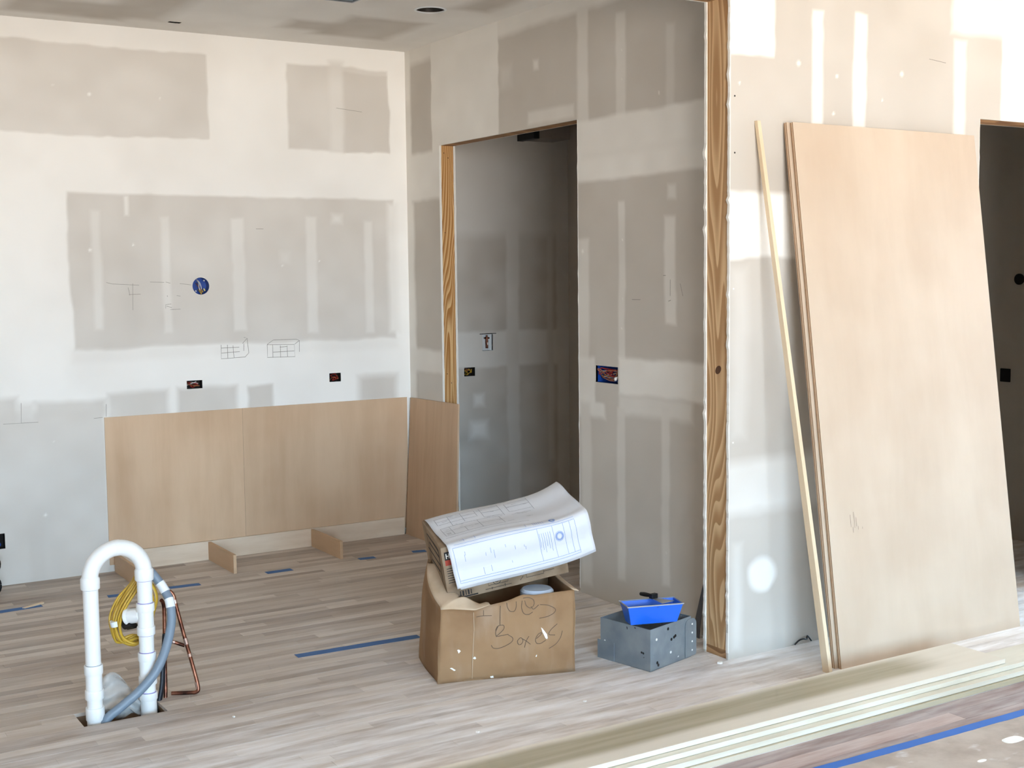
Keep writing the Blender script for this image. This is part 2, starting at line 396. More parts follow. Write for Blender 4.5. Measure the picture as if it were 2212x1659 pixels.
wallC_p = [
 (3.7, 2.676, 4.03, 3.3, 1.0, .008), (4.265, 2.10, 4.332, 2.905, .85, .008), (4.53, 2.10, 4.612, 2.91, .88, .008), (5.22, 2.10, 5.306, 2.85, .70, .012), (5.584, 2.3, 6.4, 3.3, 1.0, .010), (5.20, 2.885, 6.0, 3.3, .75, .02),
 (3.7, 1.798, 5.4, 2.085, 1.0, .012), (3.7, .66, 5.4, .89, .60, .03), (3.896, .290, 4.066, .444, .90, .015, 1), (3.80, .03, 3.855, .52, .40, .02), (3.79, 1.0, 3.88, 1.75, .35, .03),
]
ceil_p = [  # u = x, v = y
 (-9, -9, 19, YA+1, .66, .01), (1.4, 7.05, 2.05, 7.45, .08, .05), (1.9, 6.70, 2.25, 7.35, .12, .06), (2.9, 6.95, 3.25, 7.20, .12, .05), (3.15, 6.70, 3.62, 7.30, .10, .05), (3.55, 5.6, 3.75, 6.25, .10, .05), (2.0, 5.9, 2.5, 6.5, .15, .06), (2.55, 6.25, 2.75, 6.9, .75, .06),
]
M['wall_back'] = drywall('drywall_back')
M['wall_right'] = drywall('drywall_right', mud=(238, 234, 226))
M['wall_front'] = drywall('drywall_front')
M['wall_plain'] = plain('drywall_plain', (150, 142, 132), .85, var=.02, sc=2)  # unseen walls greyed to cut the fill light they bounce
M['wall_dark'] = drywall('drywall_bedroom')
M['ceiling'] = drywall('drywall_ceiling')

# ------------------------------------------------------------------ the shell
def cells(u0, u1, v0, v1, holes):
    us = sorted({u0, u1, *[h[0] for h in holes], *[h[2] for h in holes]}); vv = sorted({v0, v1, *[h[1] for h in holes], *[h[3] for h in holes]})
    for a, b in zip(us, us[1:]):
        for c, d in zip(vv, vv[1:]):
            if any(h[0] <= a and b <= h[2] and h[1] <= c and d <= h[3] for h in holes): continue
            yield a, c, b, d
# back wall (with the pantry end); openings cut for the boxes
RB = (2.520, 1.682, .052)      # round box: x, z, radius
H1 = (2.413, 1.060, 2.510, 1.110); H2 = (3.350, 1.052, 3.430, 1.108); H0 = (1.25, .212, 1.334, .300)
HP = (4.352, 1.035, 4.437, 1.095); HW = (4.500, 1.206, 4.585, 1.318)
sq = (RB[0]-.09, RB[1]-.09, RB[0]+.09, RB[1]+.09)
b = MB()
hA = [sq, H1, H2, H0, HP, HW]
dense(b, XL-.15, XR+.15, -.05, ZC+.05, hA, (1.2, 5.3, 0, ZC), .009, lambda u, v: (u, YA, v))
for h in hA[1:]:
    for q in ((h[0], h[1], h[0], h[3]), (h[2], h[1], h[2], h[3]), (h[0], h[1], h[2], h[1]), (h[0], h[3], h[2], h[3])): b.poly([(q[0], YA, q[1]), (q[2], YA, q[3]), (q[2], YA+.013, q[3]), (q[0], YA+.013, q[1])])
def round_hole(b, cx, cz, hs, r, y0, y1, n=48):
    base = len(b.v)
    for k in range(n):
        th = 2*math.pi*k/n; ca, sa = math.cos(th), math.sin(th); m = hs/max(abs(ca), abs(sa))
        b.v += [(cx+ca*m, y0, cz+sa*m), (cx+ca*r, y0, cz+sa*r), (cx+ca*r, y1, cz+sa*r)]
    for k in range(n):
        i, j = base+3*k, base+3*((k+1) % n)
        b.f += [(i, j, j+1, i+1), (i+1, j+1, j+2, i+2)]
# place the corners of the square exactly on the samples (n multiple of 8)
round_hole(b, RB[0], RB[1], .09, RB[2], YA, YA+.013)
b.box(XL-.15, YA+.10, -.05, XR+.15, YA+.16, ZC+.05)
wall_back = struct(b.build('wall_back', M['wall_back']), 'pale drywall back wall with grey paper patches between white joint compound')
coat(wall_back, 0, 2, .95, wallA_p, [(1.90, 2.79, .02), (1.70, 2.83, .008), (2.31, 2.79, .010), (2.12, 1.93, .012), (1.87, 1.90, .015), (3.30, 1.83, .01), (3.05, 1.80, .01), (1.62, .80, .008), (1.56, .38, .015)])

# right wall with the pantry doorway
DY0, DY1, DZ = 5.640, 7.166, 2.545
GB = (5.291, 1.162, 5.487, 1.250)
b = MB()
dense(b, YC2, YA, -.05, ZC+.05, [(DY0, -.06, DY1, DZ), GB], (4.5, YA, 0, ZC), .009, lambda u, v: (XB, u, v))
for h in ((DY0, -.05, DY1, DZ), GB):
    for q in ((h[0], h[1], h[0], h[3]), (h[2], h[1], h[2], h[3]), (h[0], h[1], h[2], h[1]), (h[0], h[3], h[2], h[3])): b.poly([(XB, q[0], q[1]), (XB, q[2], q[3]), (XB+.0127, q[2], q[3]), (XB+.0127, q[0], q[1])])
for a, c, d, e in cells(YC2, YA, -.05, ZC+.05, [(DY0, -.06, DY1, DZ)]): b.box(XB+.1017, a, c, XB+.1144, d, e)
wall_right = struct(b.build('wall_right', M['wall_right']), 'grey drywall side wall with a tall unframed doorway into the pantry')
coat(wall_right, 1, 2, .10, wallB_p, [(5.25, 1.9, .008), (5.25, 1.6, .008), (5.26, 1.45, .008), (4.95, 2.6, .008), (4.90, .35, .008), (4.91, .6, .008), (5.25, 2.7, .008), (5.25, 2.85, .008), (5.60, 1.85, .02)])
fr = MB().box(XB+.0127, DY1+.0, 0, XB+.1017, DY1+.038, DZ)
o = fr.build('jamb_stud', M['stud_b'], wall_right); o['label'] = 'bare pine jamb stud of the pantry doorway'
for k, (yy, zz) in enumerate(((0, 2.50), (0, 2.47), (0, 1.10), (0, 1.04), (0, 2.0))):
    MB().tube([(XB+.035+.03*(k % 2), DY1-.0006, zz), (XB+.035+.03*(k % 2), DY1+.004, zz)], .003, 8).build('nail_hole', M['void'], wall_right)
MB().box(XB+.0127, DY0-.0, DZ, XB+.1017, DY1+.038, DZ+.089).build('door_header', M['header'], wall_right)
MB().box(XB+.0127, DY0-.038, 0, XB+.1017, DY0, DZ).build('jamb_stud', M['stud_b'], wall_right)
def ragged(name, parent, fixed, a0, a1, z0, z1, jut, axis, dirn, mat, n=90, amp=.006, seed=1):
    """torn, uneven drywall edge: a strip of thickness a0..a1 that juts out along `axis`"""
    rnd = random.Random(seed); b = MB(); prev = None
    for i in range(n+1):
        z = z0+(z1-z0)*i/n; j = jut*(.55+.45*rnd.random()**2)+(amp*rnd.random() if rnd.random() > .90 else 0)
        if axis == 'x': q = [(fixed, a0, z), (fixed, a1, z), (fixed+dirn*j, a1, z), (fixed+dirn*j, a0, z)]
        else: q = [(a0, fixed, z), (a1, fixed, z), (a1, fixed+dirn*j, z), (a0, fixed+dirn*j, z)]
        k = len(b.v); b.v += q
        if prev is not None:
            for m in range(4): b.f.append((prev+m, prev+(m+1) % 4, k+(m+1) % 4, k+m))
        else: b.f.append((k, k+1, k+2, k+3))
        prev = k
    b.f.append((prev+3, prev+2, prev+1, prev))
    return b.build(name, mat, parent)
ragged('drywall_edge', wall_right, DY1, XB-.001, XB+.0127, .02, DZ, .006, 'y', -1, M['gypsum'], seed=3, amp=.004)
ragged('drywall_edge', wall_right, DY1, XB+.1017, XB+.1150, .02, DZ, .006, 'y', -1, M['gypsum'], seed=4, amp=.004)
ragged('drywall_edge', wall_right, DY0, XB-.001, XB+.0127, .02, DZ, .005, 'y', 1, M['gypsum'], seed=5, amp=.005)
# pantry side wall and far rooms
struct(MB().box(5.225, YC2, -.05, 5.325, YA, ZC+.05).build('wall_pantry_side', M['wall_right']), 'dark grey drywall at the far side of the pantry')

# front right wall: end of the wide opening, framing and a doorway
RX0, RX1, RZ = 5.419, 6.17, 2.481  # unseen right edge set in to block daylight from the bedroom wall
b = MB()
dense(b, XOP, XR, -.05, ZC+.05, [(RX0, -.06, RX1, RZ)], (XOP, 6.0, 0, 3.12), .008, lambda u, v: (u, YC, v))
b.poly([(XOP, YC, -.05), (XOP, YC, ZOP), (XOP, YC+.0127, ZOP), (XOP, YC+.0127, -.05)]); b.poly([(RX0, YC, -.05), (RX0, YC, RZ), (RX0, YC+.0127, RZ), (RX0, YC+.0127, -.05)]); b.poly([(RX0, YC, RZ), (RX1, YC, RZ), (RX1, YC+.0127, RZ), (RX0, YC+.0127, RZ)])
for a, c, d, e in cells(XOP, XR, -.05, ZC+.05, [(RX0, -.06, RX1, RZ)]): b.box(a, YC2-.0127, c, d, YC2, e)
b.box(XL, YC, ZOP, XOP, YC+.0127, ZC+.05); b.box(XL, YC2-.0127, ZOP, XOP, YC2, ZC+.05)
wall_front = struct(b.build('wall_front', M['wall_front']), 'bright drywall wall with white compound strips beside the wide opening')
coat(wall_front, 0, 2, .15, wallC_p, [(4.42, 2.62, .012), (4.18, 2.66, .015), (4.85, 2.66, .015), (4.72, 2.53, .008), (4.40, 2.45, .010), (3.83, 2.55, .008)])
o = MB().box(XOP+.004, YC+.0127, .038, XOP+.042, YC2-.0127, ZOP).build('jamb_stud', M['stud'], wall_front); o['label'] = 'wide bare pine stud at the end of the opening'
MB().box(XOP+.004, YC+.0127, 0, XOP+.30, YC2-.0127, .038).build('sole_plate', M['header'], wall_front)
MB().box(XL, YC+.0127, ZOP, XOP+.042, YC2-.0127, ZOP+.2).build('opening_header', M['header'], wall_front)
MB().box(RX0-.038, YC+.0127, 0, RX0, YC2-.0127, RZ).build('jamb_stud', M['stud'], wall_front)
MB().box(RX0-.038, YC+.0127, RZ, RX1+.038, YC2-.0127, RZ+.15).build('door_header', M['header'], wall_front)
MB().box(RX1, YC+.0127, 0, RX1+.038, YC2-.0127, RZ).build('jamb_stud', M['stud'], wall_front)
ragged('drywall_edge', wall_front, XOP+.004, YC-.001, YC+.0135, .03, ZOP+.1, .007, 'x', -1, M['gypsum'], n=160, seed=8, amp=.007)
ragged('drywall_edge', wall_front, XOP+.004, YC2-.0135, YC2+.001, .01, ZOP+.1, .009, 'x', -1, M['gypsum'], n=160, seed=9, amp=.008)
ragged('drywall_edge', wall_front, RX0, YC-.001, YC+.0127, .02, RZ, .004, 'x', 1, M['gypsum'], seed=11, amp=.003)
# knot and nail dots on the stud, screws on the wall
MB().tube([(XOP+.0035, 4.335, 1.30), (XOP+.006, 4.335, 1.30)], .016, 16, flat=1.4).build('knot', plain('knot', (84, 52, 30), .7, var=.3, sc=60), wall_front, smooth=40)
for x, z in ((3.803, 2.493), (3.804, 2.25), (3.80, 1.66), (3.80, .98)):
    MB().tube([(x, YC-.0008, z), (x, YC+.003, z)], .004, 10).build('screw', M['void'] if z > 2 else M['chip'], wall_front)

# unseen sides of the place: left, rear and far right walls with their glazed openings
struct(MB().box(XL-.15, YR-.15, -.05, XL, YA, ZC+.05).build('wall_left', M['wall_plain']), 'grey drywall wall at the left, outside the photo')
b = MB()
for a, c, d, e in cells(XL-.15, XR+.15, -.05, ZC+.05, [(q[0], q[2], q[1], q[3]) for q in WIN]): b.box(a, YR-.15, c, d, YR, e)
struct(b.build('wall_rear', M['wall_plain']), 'grey drywall wall behind the camera with wide glazed openings')
b = MB()
for a, c, d, e in cells(YR, YC, -.05, ZC+.05, [(WINR[0], WINR[2], WINR[1], WINR[3])]): b.box(XR, a, c, XR+.15, d, e)
b.box(XR, YC, -.05, XR+.15, YA+.1, ZC+.05)
struct(b.build('wall_far_right', M['wall_plain']), 'grey drywall wall at the far right, outside the photo')
struct(MB().box(7.0, YC2, -.05, 7.1, YA, ZC+.05).build('wall_bedroom', M['wall_dark']), 'dark drywall wall seen through the right doorway')

# ceiling: one slab with the openings of the lamp, the register and the box
CL = (3.44, 6.335, .080); CV = (2.70, 6.10, 2.985, 6.36); CB = (2.295, 7.335, 2.365, 7.375)
sqc = (CL[0]-.14, CL[1]-.14, CL[0]+.14, CL[1]+.14)
b = MB()
dense(b, XL-.15, XR+.15, YR-.15, YA+.16, [sqc, CV, CB], (1.0, 4.1, 5.4, YA), .02, lambda u, v: (u, v, ZC))
base = len(b.v); n = 48
for k in range(n):
    th = 2*math.pi*k/n; ca, sa = math.cos(th), math.sin(th); m = .14/max(abs(ca), abs(sa))
    b.v += [(CL[0]+ca*m, CL[1]+sa*m, ZC), (CL[0]+ca*CL[2], CL[1]+sa*CL[2], ZC), (CL[0]+ca*CL[2], CL[1]+sa*CL[2], ZC+.013)]
for k in range(n):
    i, j = base+3*k, base+3*((k+1) % n); b.f += [(i, i+1, j+1, j), (i+1, i+2, j+2, j+1)]
b.box(XL-.15, YR-.15, ZC+.25, XR+.15, YA+.16, ZC+.3)
for q in ((XL-.15, YR-.15, XL-.1, YA+.16), (XR+.1, YR-.15, XR+.15, YA+.16), (XL-.15, YR-.15, XR+.15, YR-.1), (XL-.15, YA+.11, XR+.15, YA+.16)): b.box(q[0], q[1], ZC+.013, q[2], q[3], ZC+.25)
ceiling = struct(b.build('ceiling', M['ceiling']), 'grey drywall ceiling with smeared taping bands')
coat(ceiling, 0, 1, .55, ceil_p)

# ------------------------------------------------------------------ floor of narrow oak strips
HX0, HX1, HY0 = 1.135, 1.462, 5.000
PW = .0572
HY1 = HY0+3*PW
b = MB()
for a, c, d, e in cells(XL-.15, XR+.15, YR-.15, YA+.16, [(HX0, HY0, HX1, HY1)]): b.box(a, c, -.06, d, e, -.014)
for q in ((HX0-.05, HY0-.05, HX0, HY1+.05), (HX1, HY0-.05, HX1+.05, HY1+.05), (HX0-.05, HY0-.05, HX1+.05, HY0), (HX0-.05, HY1, HX1+.05, HY1+.05)): b.box(q[0], q[1], -.45, q[2], q[3], -.06)
b.box(HX0-.05, HY0-.05, -.5, HX1+.05, HY1+.05, -.45)
floor = struct(b.build('floor', M['subfloor']), 'raw narrow oak strip floor dusted with plaster')
def px(p):
    v = Vector(p)-CAM; z = v.dot(FW)
    if z < .1: return None
    return 1106+FPX*v.dot(RT)/z, 829.5-FPX*v.dot(UP)/z
YOLD = 3.30
boards = []; y = HY0
k0 = int((HY0-YOLD)/PW)
rows = [HY0+k*PW for k in range(-k0, int((YA-HY0)/PW)+1)]
for y in rows:
    y1 = min(y+PW, YA); x = XL-.1-random.random()
    cut = HY0-.001 <= y < HY1-.01
    while x < XR:
        L = random.uniform(.32, 1.25); segs = [(x, x+L)]
        if cut:
            out = []
            for s0, s1 in segs:
                if s1 <= HX0 or s0 >= HX1: out.append((s0, s1))
                else:
                    if s0 < HX0: out.append((s0, HX0))
                    if s1 > HX1: out.append((HX1, s1))
            segs = out
        for s0, s1 in segs:
            if s1-s0 > .02: boards.append((max(s0, XL), y, min(s1, XR), y1))
        x += L
def seen_area(q):
    vis = 0; n = 8
    for i in range(n):
        p = px((q[0]+(q[2]-q[0])*(i+.5)/n, (q[1]+q[3])/2, 0))
        if p and 0 < p[0] < 2212 and 0 < p[1] < 1659: vis += 1
    X, Y = (q[0]+q[2])/2, (q[1]+q[3])/2
    if Y > YC and X > XB+.1: vis = 0
    d = (Vector((X, Y, 0))-CAM).dot(FW)
    return vis/n*(q[2]-q[0])*PW/max(d, 1)**3
boards.sort(key=seen_area, reverse=True)
rnd = random.Random(5)
def board_box(b, q):
    g = .0005; z = rnd.uniform(-.0004, .0003)
    return b.box(q[0]+g, q[1]+g, -.0139, q[2]-g, q[3]-g, z)
for q in boards[:295]: board_box(MB(), q).build('plank', M['plank'], floor)
fb = MB()
for q in boards[295:]: board_box(fb, q)
o = fb.build('plank_field', M['plank_i'], floor); o['kind'] = 'stuff'
# older stained boards of the front room
ob = MB(); y = YOLD
y = rows[0]
while y > YR:
    x = XL-.1-random.random()
    while x < XR:
        L = random.uniform(.5, 1.6); ob.box(max(x, XL)+.0006, max(y-.083, YR)+.0006, -.0139, min(x+L, XR)-.0006, y-.0006, rnd.uniform(-.0005, 0)); x += L
    y -= .083
o = ob.build('stained_plank', M['old_plank'], floor); o['kind'] = 'stuff'; o['label'] = 'worn reddish brown boards of the front room'

# ------------------------------------------------------------------ plywood on the back wall and in the corner
o = MB().box(1.912, YA-.0065, .04, 3.905, YA-.0005, .921).build('plywood_backing', M['ply_wall'], bev=.0008)
tag(o, 'low birch plywood panel fixed along the back wall', 'plywood panel')
e1 = Vector((3.926-3.868, 0, .925)).normalized()
o = MB().hexa([(3.868, 6.905, 0), (3.880, 6.905, 0), (3.880, 7.585, 0), (3.868, 7.585, 0)], [(3.922, 6.945, .925), (3.934, 6.945, .925), (3.934, 7.59, .918), (3.922, 7.59, .918)]).build('plywood_offcut', M['ply_strip'], bev=.0008)
tag(o, 'narrow plywood offcut leaning in the corner against the pantry door jamb', 'plywood panel')
# toe-kick frame
kick = tag(empty('toe_kick_frame'), 'birch toe-kick base frame lying along the foot of the back wall', 'cabinet base')
MB().box(1.955, YA-.026, 0, 3.86, YA-.008, .116).build('back_rail', M['kick'], kick, bev=.001)
for x in (1.935, 2.505, 3.185):
    MB().box(x, 7.135, 0, x+.018, YA-.027, .112).build('cross_piece', M['kick2'], kick, bev=.001)

# ------------------------------------------------------------------ island plumbing rough-in
def vtube(b, x, y, segs, n=28):
    """stack of (z0, z1, r)"""
    for z0, z1, r in segs: b.tube([(x, y, z0), (x, y, z1)], r, n)
    return b
xl, yl, xr, yr = 1.192, 5.058, 1.412, 5.088
R0, RH = .0298, .0362
pvc = tag(empty('pvc_vent_loop'), 'white pvc loop vent standing in the floor slot', 'pipe')
pvc.location = (0, 0, 0)
cz = .562; rad = (Vector((xr, yr, 0))-Vector((xl, yl, 0))).length/2
mid = (Vector((xl, yl, cz))+Vector((xr, yr, cz)))/2; hd = (Vector((xr, yr, 0))-Vector((xl, yl, 0))).normalized()
def arc(a0, a1, n=18): return [mid+hd*(-rad*math.cos(a0+(a1-a0)*i/n))+Vector((0, 0, rad*math.sin(a0+(a1-a0)*i/n))) for i in range(n+1)]
for a0, a1, x, y in ((0, math.pi/2-.012, xl, yl), (math.pi/2+.012, math.pi, xr, yr)):
    e = MB().tube(arc(a0, a1), .0318, 28).build('elbow', M['white_pvc'], pvc, smooth=40)
    MB().tube([(x, y, cz+.012), (x, y, cz+.004), (x, y, cz-.032), (x, y, cz-.036)], [.0325, RH+.001, RH+.001, RH-.0005], 28).build('socket', M['white_pvc'], e, smooth=40)
MB().tube(arc(math.pi/2-.10, math.pi/2+.10, 6), .0325, 28).build('elbow_joint', M['white_pvc'], pvc, smooth=40)
vtube(MB(), xl, yl, [(-.30, cz-.03, R0)]).build('riser', M['white_pvc'], pvc, smooth=40)
vtube(MB(), xr, yr, [(-.30, cz-.03, R0)]).build('riser', M['white_pvc'], pvc, smooth=40)
def fitting(x, y, z0, z1, hub, parent, body=.0322):
    o = MB().tube([(x, y, z0+hub), (x, y, z1-hub)], body, 28).build('coupling', M['white_pvc'], parent, smooth=40)
    for a, c in ((z0, z0+hub), (z1-hub, z1)):
        MB().tube([(x, y, a), (x, y, a+.003), (x, y, c-.003), (x, y, c)], [RH-.001, RH, RH, RH-.001], 28).build('socket', M['white_pvc'], o, smooth=40)
    return o
fitting(xl, yl, .086, .222, .036, pvc)
fitting(xl, yl, -.09, .052, .050, pvc)
fitting(xr, yr, .302, .432, .034, pvc)
fitting(xr, yr, .098, .230, .034, pvc)
fitting(xr, yr, -.09, .064, .030, pvc)
for z, x, y in ((.434, xr, yr), (.3005, xr, yr), (.2315, xr, yr), (cz-.0375, xr, yr), (.0655, xr, yr)):
    MB().tube([(x, y, z-.0012), (x, y, z+.0012)], R0+.0006, 28).build('primer_ring', M['primer'], pvc, smooth=40)
for z in (cz-.0375, .2235):
    MB().tube([(xl, yl, z-.0008), (xl, yl, z+.0008)], R0+.0005, 28).build('joint_line', M['grey_hose'], pvc, smooth=40)
bd = Vector((-.62, .74, -.18)).normalized(); bo = Vector((xr, yr, .385))
te = MB().tube([bo+bd*.02, bo+bd*.085], .0305, 28).build('tee_branch', M['white_pvc'], pvc, smooth=40)
MB().tube([bo+bd*.074, bo+bd*.083, bo+bd*.088], [.0305, .0345, .034], 28).build('branch_socket', M['white_pvc'], te, smooth=40)
MB().tube([bo+bd*.060+Vector((0, .006, -.026)), bo+bd*.098+Vector((-.004, .006, -.034))], [.024, .020], 24).build('rubber_cap', M['black'], pvc, smooth=40)
# grey conduit
hose = tag(empty('flexible_conduit'), 'grey flexible conduit arching up beside the pvc loop with white tape wraps', 'conduit')
hp = [(1.20, 5.045, -.12), (1.222, 5.035, -.01), (1.288, 5.028, .044), (1.358, 5.022, .095), (1.427, 5.022, .164), (1.479, 5.045, .25), (1.512, 5.075, .343), (1.516, 5.10, .415), (1.507, 5.125, .455), (1.490, 5.145, .492), (1.461, 5.165, .537), (1.432, 5.185, .568)]
hs = spline(hp, 10)
MB().tube(hs, .0182, 20).build('tube', M['grey_hose'], hose, smooth=50)
def near(pt): return min(range(len(hs)), key=lambda i: (hs[i]-Vector(pt)).length)
for pt, k0_, k1_ in (((1.499, 5.135, .472), -5, 5), ((1.515, 5.108, .430), -3, -1), ((1.516, 5.10, .408), -2, 2)):
    i = near(pt); MB().tube(hs[i+k0_:i+k1_+1] if k1_-k0_ > 2 else hs[i+k0_-1:i+k1_+2], .0194, 20).build('tape_wrap', M['tape_white'], hose, smooth=50)
# yellow cable coil
coil = tag(empty('cable_coil'), 'coil of yellow electrical cable taped behind the pvc loop', 'cable')
rc = random.Random(3)
for j in range(8):
    pts = []; s = .84+.030*j; yy = 5.160+.009*j+rc.uniform(-.01, .01)
    C = [(1.432, .540), (1.395, .493), (1.345, .43), (1.313, .365), (1.312, .315), (1.330, .258), (1.385, .236+.012*(j % 4)), (1.43, .262), (1.462, .315), (1.474, .385), (1.462, .45), (1.44, .51)]
    cx_, cz_ = 1.405, .37
    for (a, c) in C: pts.append((cx_+(a-cx_)*s+rc.uniform(-.006, .006), yy+rc.uniform(-.010, .010), cz_+(c-cz_)*(s if c < .4 else .5+.5*s)+rc.uniform(-.007, .007)))
    pts.append(pts[0])
    MB().tube(spline(pts, 6), .0066, 8, flat=.75).build('cable_loop', M['yellow'], coil, smooth=60)
MB().tube(spline([(1.432, 5.17, .53), (1.47, 5.16, .47), (1.478, 5.155, .42), (1.462, 5.16, .36), (1.44, 5.17, .30)], 6), .009, 8, flat=.5).build('cable_tail', M['yellow'], coil, smooth=60)
MB().tube([(1.318, 5.19, .352), (1.322, 5.19, .330)], [.028, .027], 16, flat=.8).build('tape_band', M['tape_white'], coil, smooth=50)
MB().tube(spline([(1.36, 5.18, .315), (1.39, 5.175, .318), (1.42, 5.175, .325), (1.45, 5.18, .33)], 5), .008, 10).build('black_tape', M['black'], coil, smooth=60)
# copper
cop = tag(empty('copper_supply'), 'thin copper supply tube bent up from the floor beside the grey conduit', 'pipe')
ca = spline([(1.535, 5.185, .008), (1.600, 5.150, .008), (1.625, 5.138, .010), (1.634, 5.138, .030), (1.623, 5.172, .120), (1.607, 5.22, .235), (1.588, 5.262, .365), (1.584, 5.270, .395), (1.572, 5.275, .415), (1.545, 5.28, .428)], 6)
MB().tube(ca, .0080, 14).build('riser_tube', M['copper'], cop, smooth=60)
MB().tube(spline([(1.560, 5.24, .212), (1.585, 5.235, .200), (1.609, 5.222, .19)], 4), .0078, 14).build('branch_tube', M['copper'], cop, smooth=60)
MB().tube(spline([(1.515, 5.215, .40), (1.524, 5.225, .385), (1.528, 5.225, .35), (1.520, 5.21, .20), (1.497, 5.16, -.05), (1.44, 5.14, -.12)], 6), .0080, 14).build('riser_tube', M['copper'], cop, smooth=60)
for p, q in (((1.634, 5.138, .022), (1.631, 5.147, .048)), ((1.6125, 5.203, .198), (1.6095, 5.214, .222)), ((1.617, 5.190, .160), (1.619, 5.184, .148)), ((1.588, 5.262, .365), (1.586, 5.266, .380)), ((1.562, 5.239, .211), (1.570, 5.238, .207))):
    MB().tube([p, q], .0094, 14).build('solder_sleeve', M['solder'], cop, smooth=50)
o = MB().tube(spline([(1.520, 5.20, .26), (1.505, 5.185, .15), (1.490, 5.165, .05), (1.455, 5.135, -.06), (1.43, 5.12, -.2)], 6), .0125, 14, flat=.75).build('black_supply_pipe', M['blackpipe'], None, smooth=60)
tag(o, 'dusty black plastic pipe rising from the right end of the floor slot', 'pipe')
# plastic bag
rb_ = random.Random(2)
def bag(u, v):
    x = 1.215+.20*u; y = 5.115+.02*math.sin(7*u)+.03*v
    h = .145*math.sin(math.pi*min(1, .15+u*.95))**.6
    return (x+.012*math.sin(9*v+3*u), y+.014*math.sin(11*u+5*v)+.012*math.cos(17*v), -.03+(h+.03)*v+.010*math.sin(13*u+2*v))
tag(MB().grid(bag, 22, 14).build('plastic_bag', M['clear'], None, smooth=80, solid=.0006), 'crumpled clear plastic stuffed between the two pvc risers', 'plastic bag')

# ------------------------------------------------------------------ cardboard box with a carton and the plans
N0 = Vector((2.527, 4.689, 0)); FD = Vector((.956, -.2935, 0)).normalized(); SD = Vector((.2935, .956, 0)).normalized(); ZZ = Vector((0, 0, 1))
FWD = -SD
bw, bdp = .612, .40
box = tag(empty('cardboard_box'), 'large battered brown cardboard box with handwriting, standing on the floor', 'box')
top_prof = [(0, .318), (.054, .316), (.165, .303), (.232, .322), (.309, .336), (.377, .360), (.434, .354), (.52, .360), (.599, .363), (.612, .357)]
def ztop(u):
    for (a, p), (c, q) in zip(top_prof, top_prof[1:]):
        if a <= u <= c: return p+(q-p)*(u-a)/(c-a)
    return .357
def wob(u, z, s): return .004*math.sin(11*u+s)+.003*math.sin(19*z+7*u+s)
def front(u, v):
    uu = u*bw; z = ztop(uu)*v
    inset = .022*v*(1-u)**3
    return N0+FD*(uu+inset)+SD*(.012*v*(1-u)**2+wob(uu, z, 0)-.010*math.sin(math.pi*v)*math.sin(math.pi*u))+ZZ*z
fo = MB().grid(front, 40, 16).build('front_side', M['cardboard'], box, smooth=60, solid=.004)
ltop = [(0, .318), (.10, .345), (.20, .385), (.32, .43), (.40, .452)]
def lz(d):
    for (a, p), (c, q) in zip(ltop, ltop[1:]):
        if a <= d <= c: return p+(q-p)*(d-a)/(c-a)
    return .452
def left(u, v):
    d = u*bdp; z = lz(d)*v
    return N0+SD*(d+.012*v*(1-u)**2)+FD*(.022*v*(1-u)**3+.045*v*u*v*u+wob(d, z, 2)-.012*math.sin(math.pi*v)*math.sin(math.pi*u))+ZZ*z
MB().grid(left, 24, 16).build('left_side', M['cardboard'], box, smooth=60, solid=.004)
def rights(u, v):
    d = u*bdp; z = .36*v; return N0+FD*(bw+wob(d, z, 3))+SD*d+ZZ*z
MB().grid(rights, 16, 12).build('right_side', M['cardboard'], box, smooth=60, solid=.004)
def backs(u, v):
    uu = u*bw; z = (.452+(.36-.452)*u)*v; return N0+FD*(uu+.045*v*(1-u))+SD*(bdp+wob(uu, z, 4))+ZZ*z
MB().grid(backs, 24, 12).build('back_side', M['cardboard'], box, smooth=60, solid=.004)
MB().obox(N0+ZZ*.001+FD*.004+SD*.004, FD*(bw-.008), SD*(bdp-.008), ZZ*.004).build('bottom', M['cardboard'], box)
# folded-in flap sweeping round the crushed corner
def flap(u, v):
    if u < .5:
        k = u*2; d = bdp*.92*(1-k)+.0; p = left(d/bdp, 1.0)
    else:
        k = (u-.5)*2; p = front(min(1, k*.235/bw), 1.0)
    w_ = math.sin(math.pi*u)**.5
    inn = (FD*(1-u)+SD*u*1.0+FD*.35).normalized()
    return p+inn*(.105*v*w_)+ZZ*(.070*v*w_*(1-.45*v)-.012*v+.007*math.sin(14*u)*v)
MB().grid(flap, 32, 8).build('folded_flap', M['card_in'], box, smooth=70, solid=.004)
def backflap(u, v):
    p = backs(.05+.9*u, 1.0); return p+SD*(.05*v)+ZZ*(.015*v-.05*v*v)
def rightflap(u, v):
    p = rights(.05+.9*u, 1.0); return p+FD*(.03*v)+ZZ*(-.008*v)
MB().grid(rightflap, 10, 4).build('side_flap', M['card_in'], box, smooth=70, solid=.004)
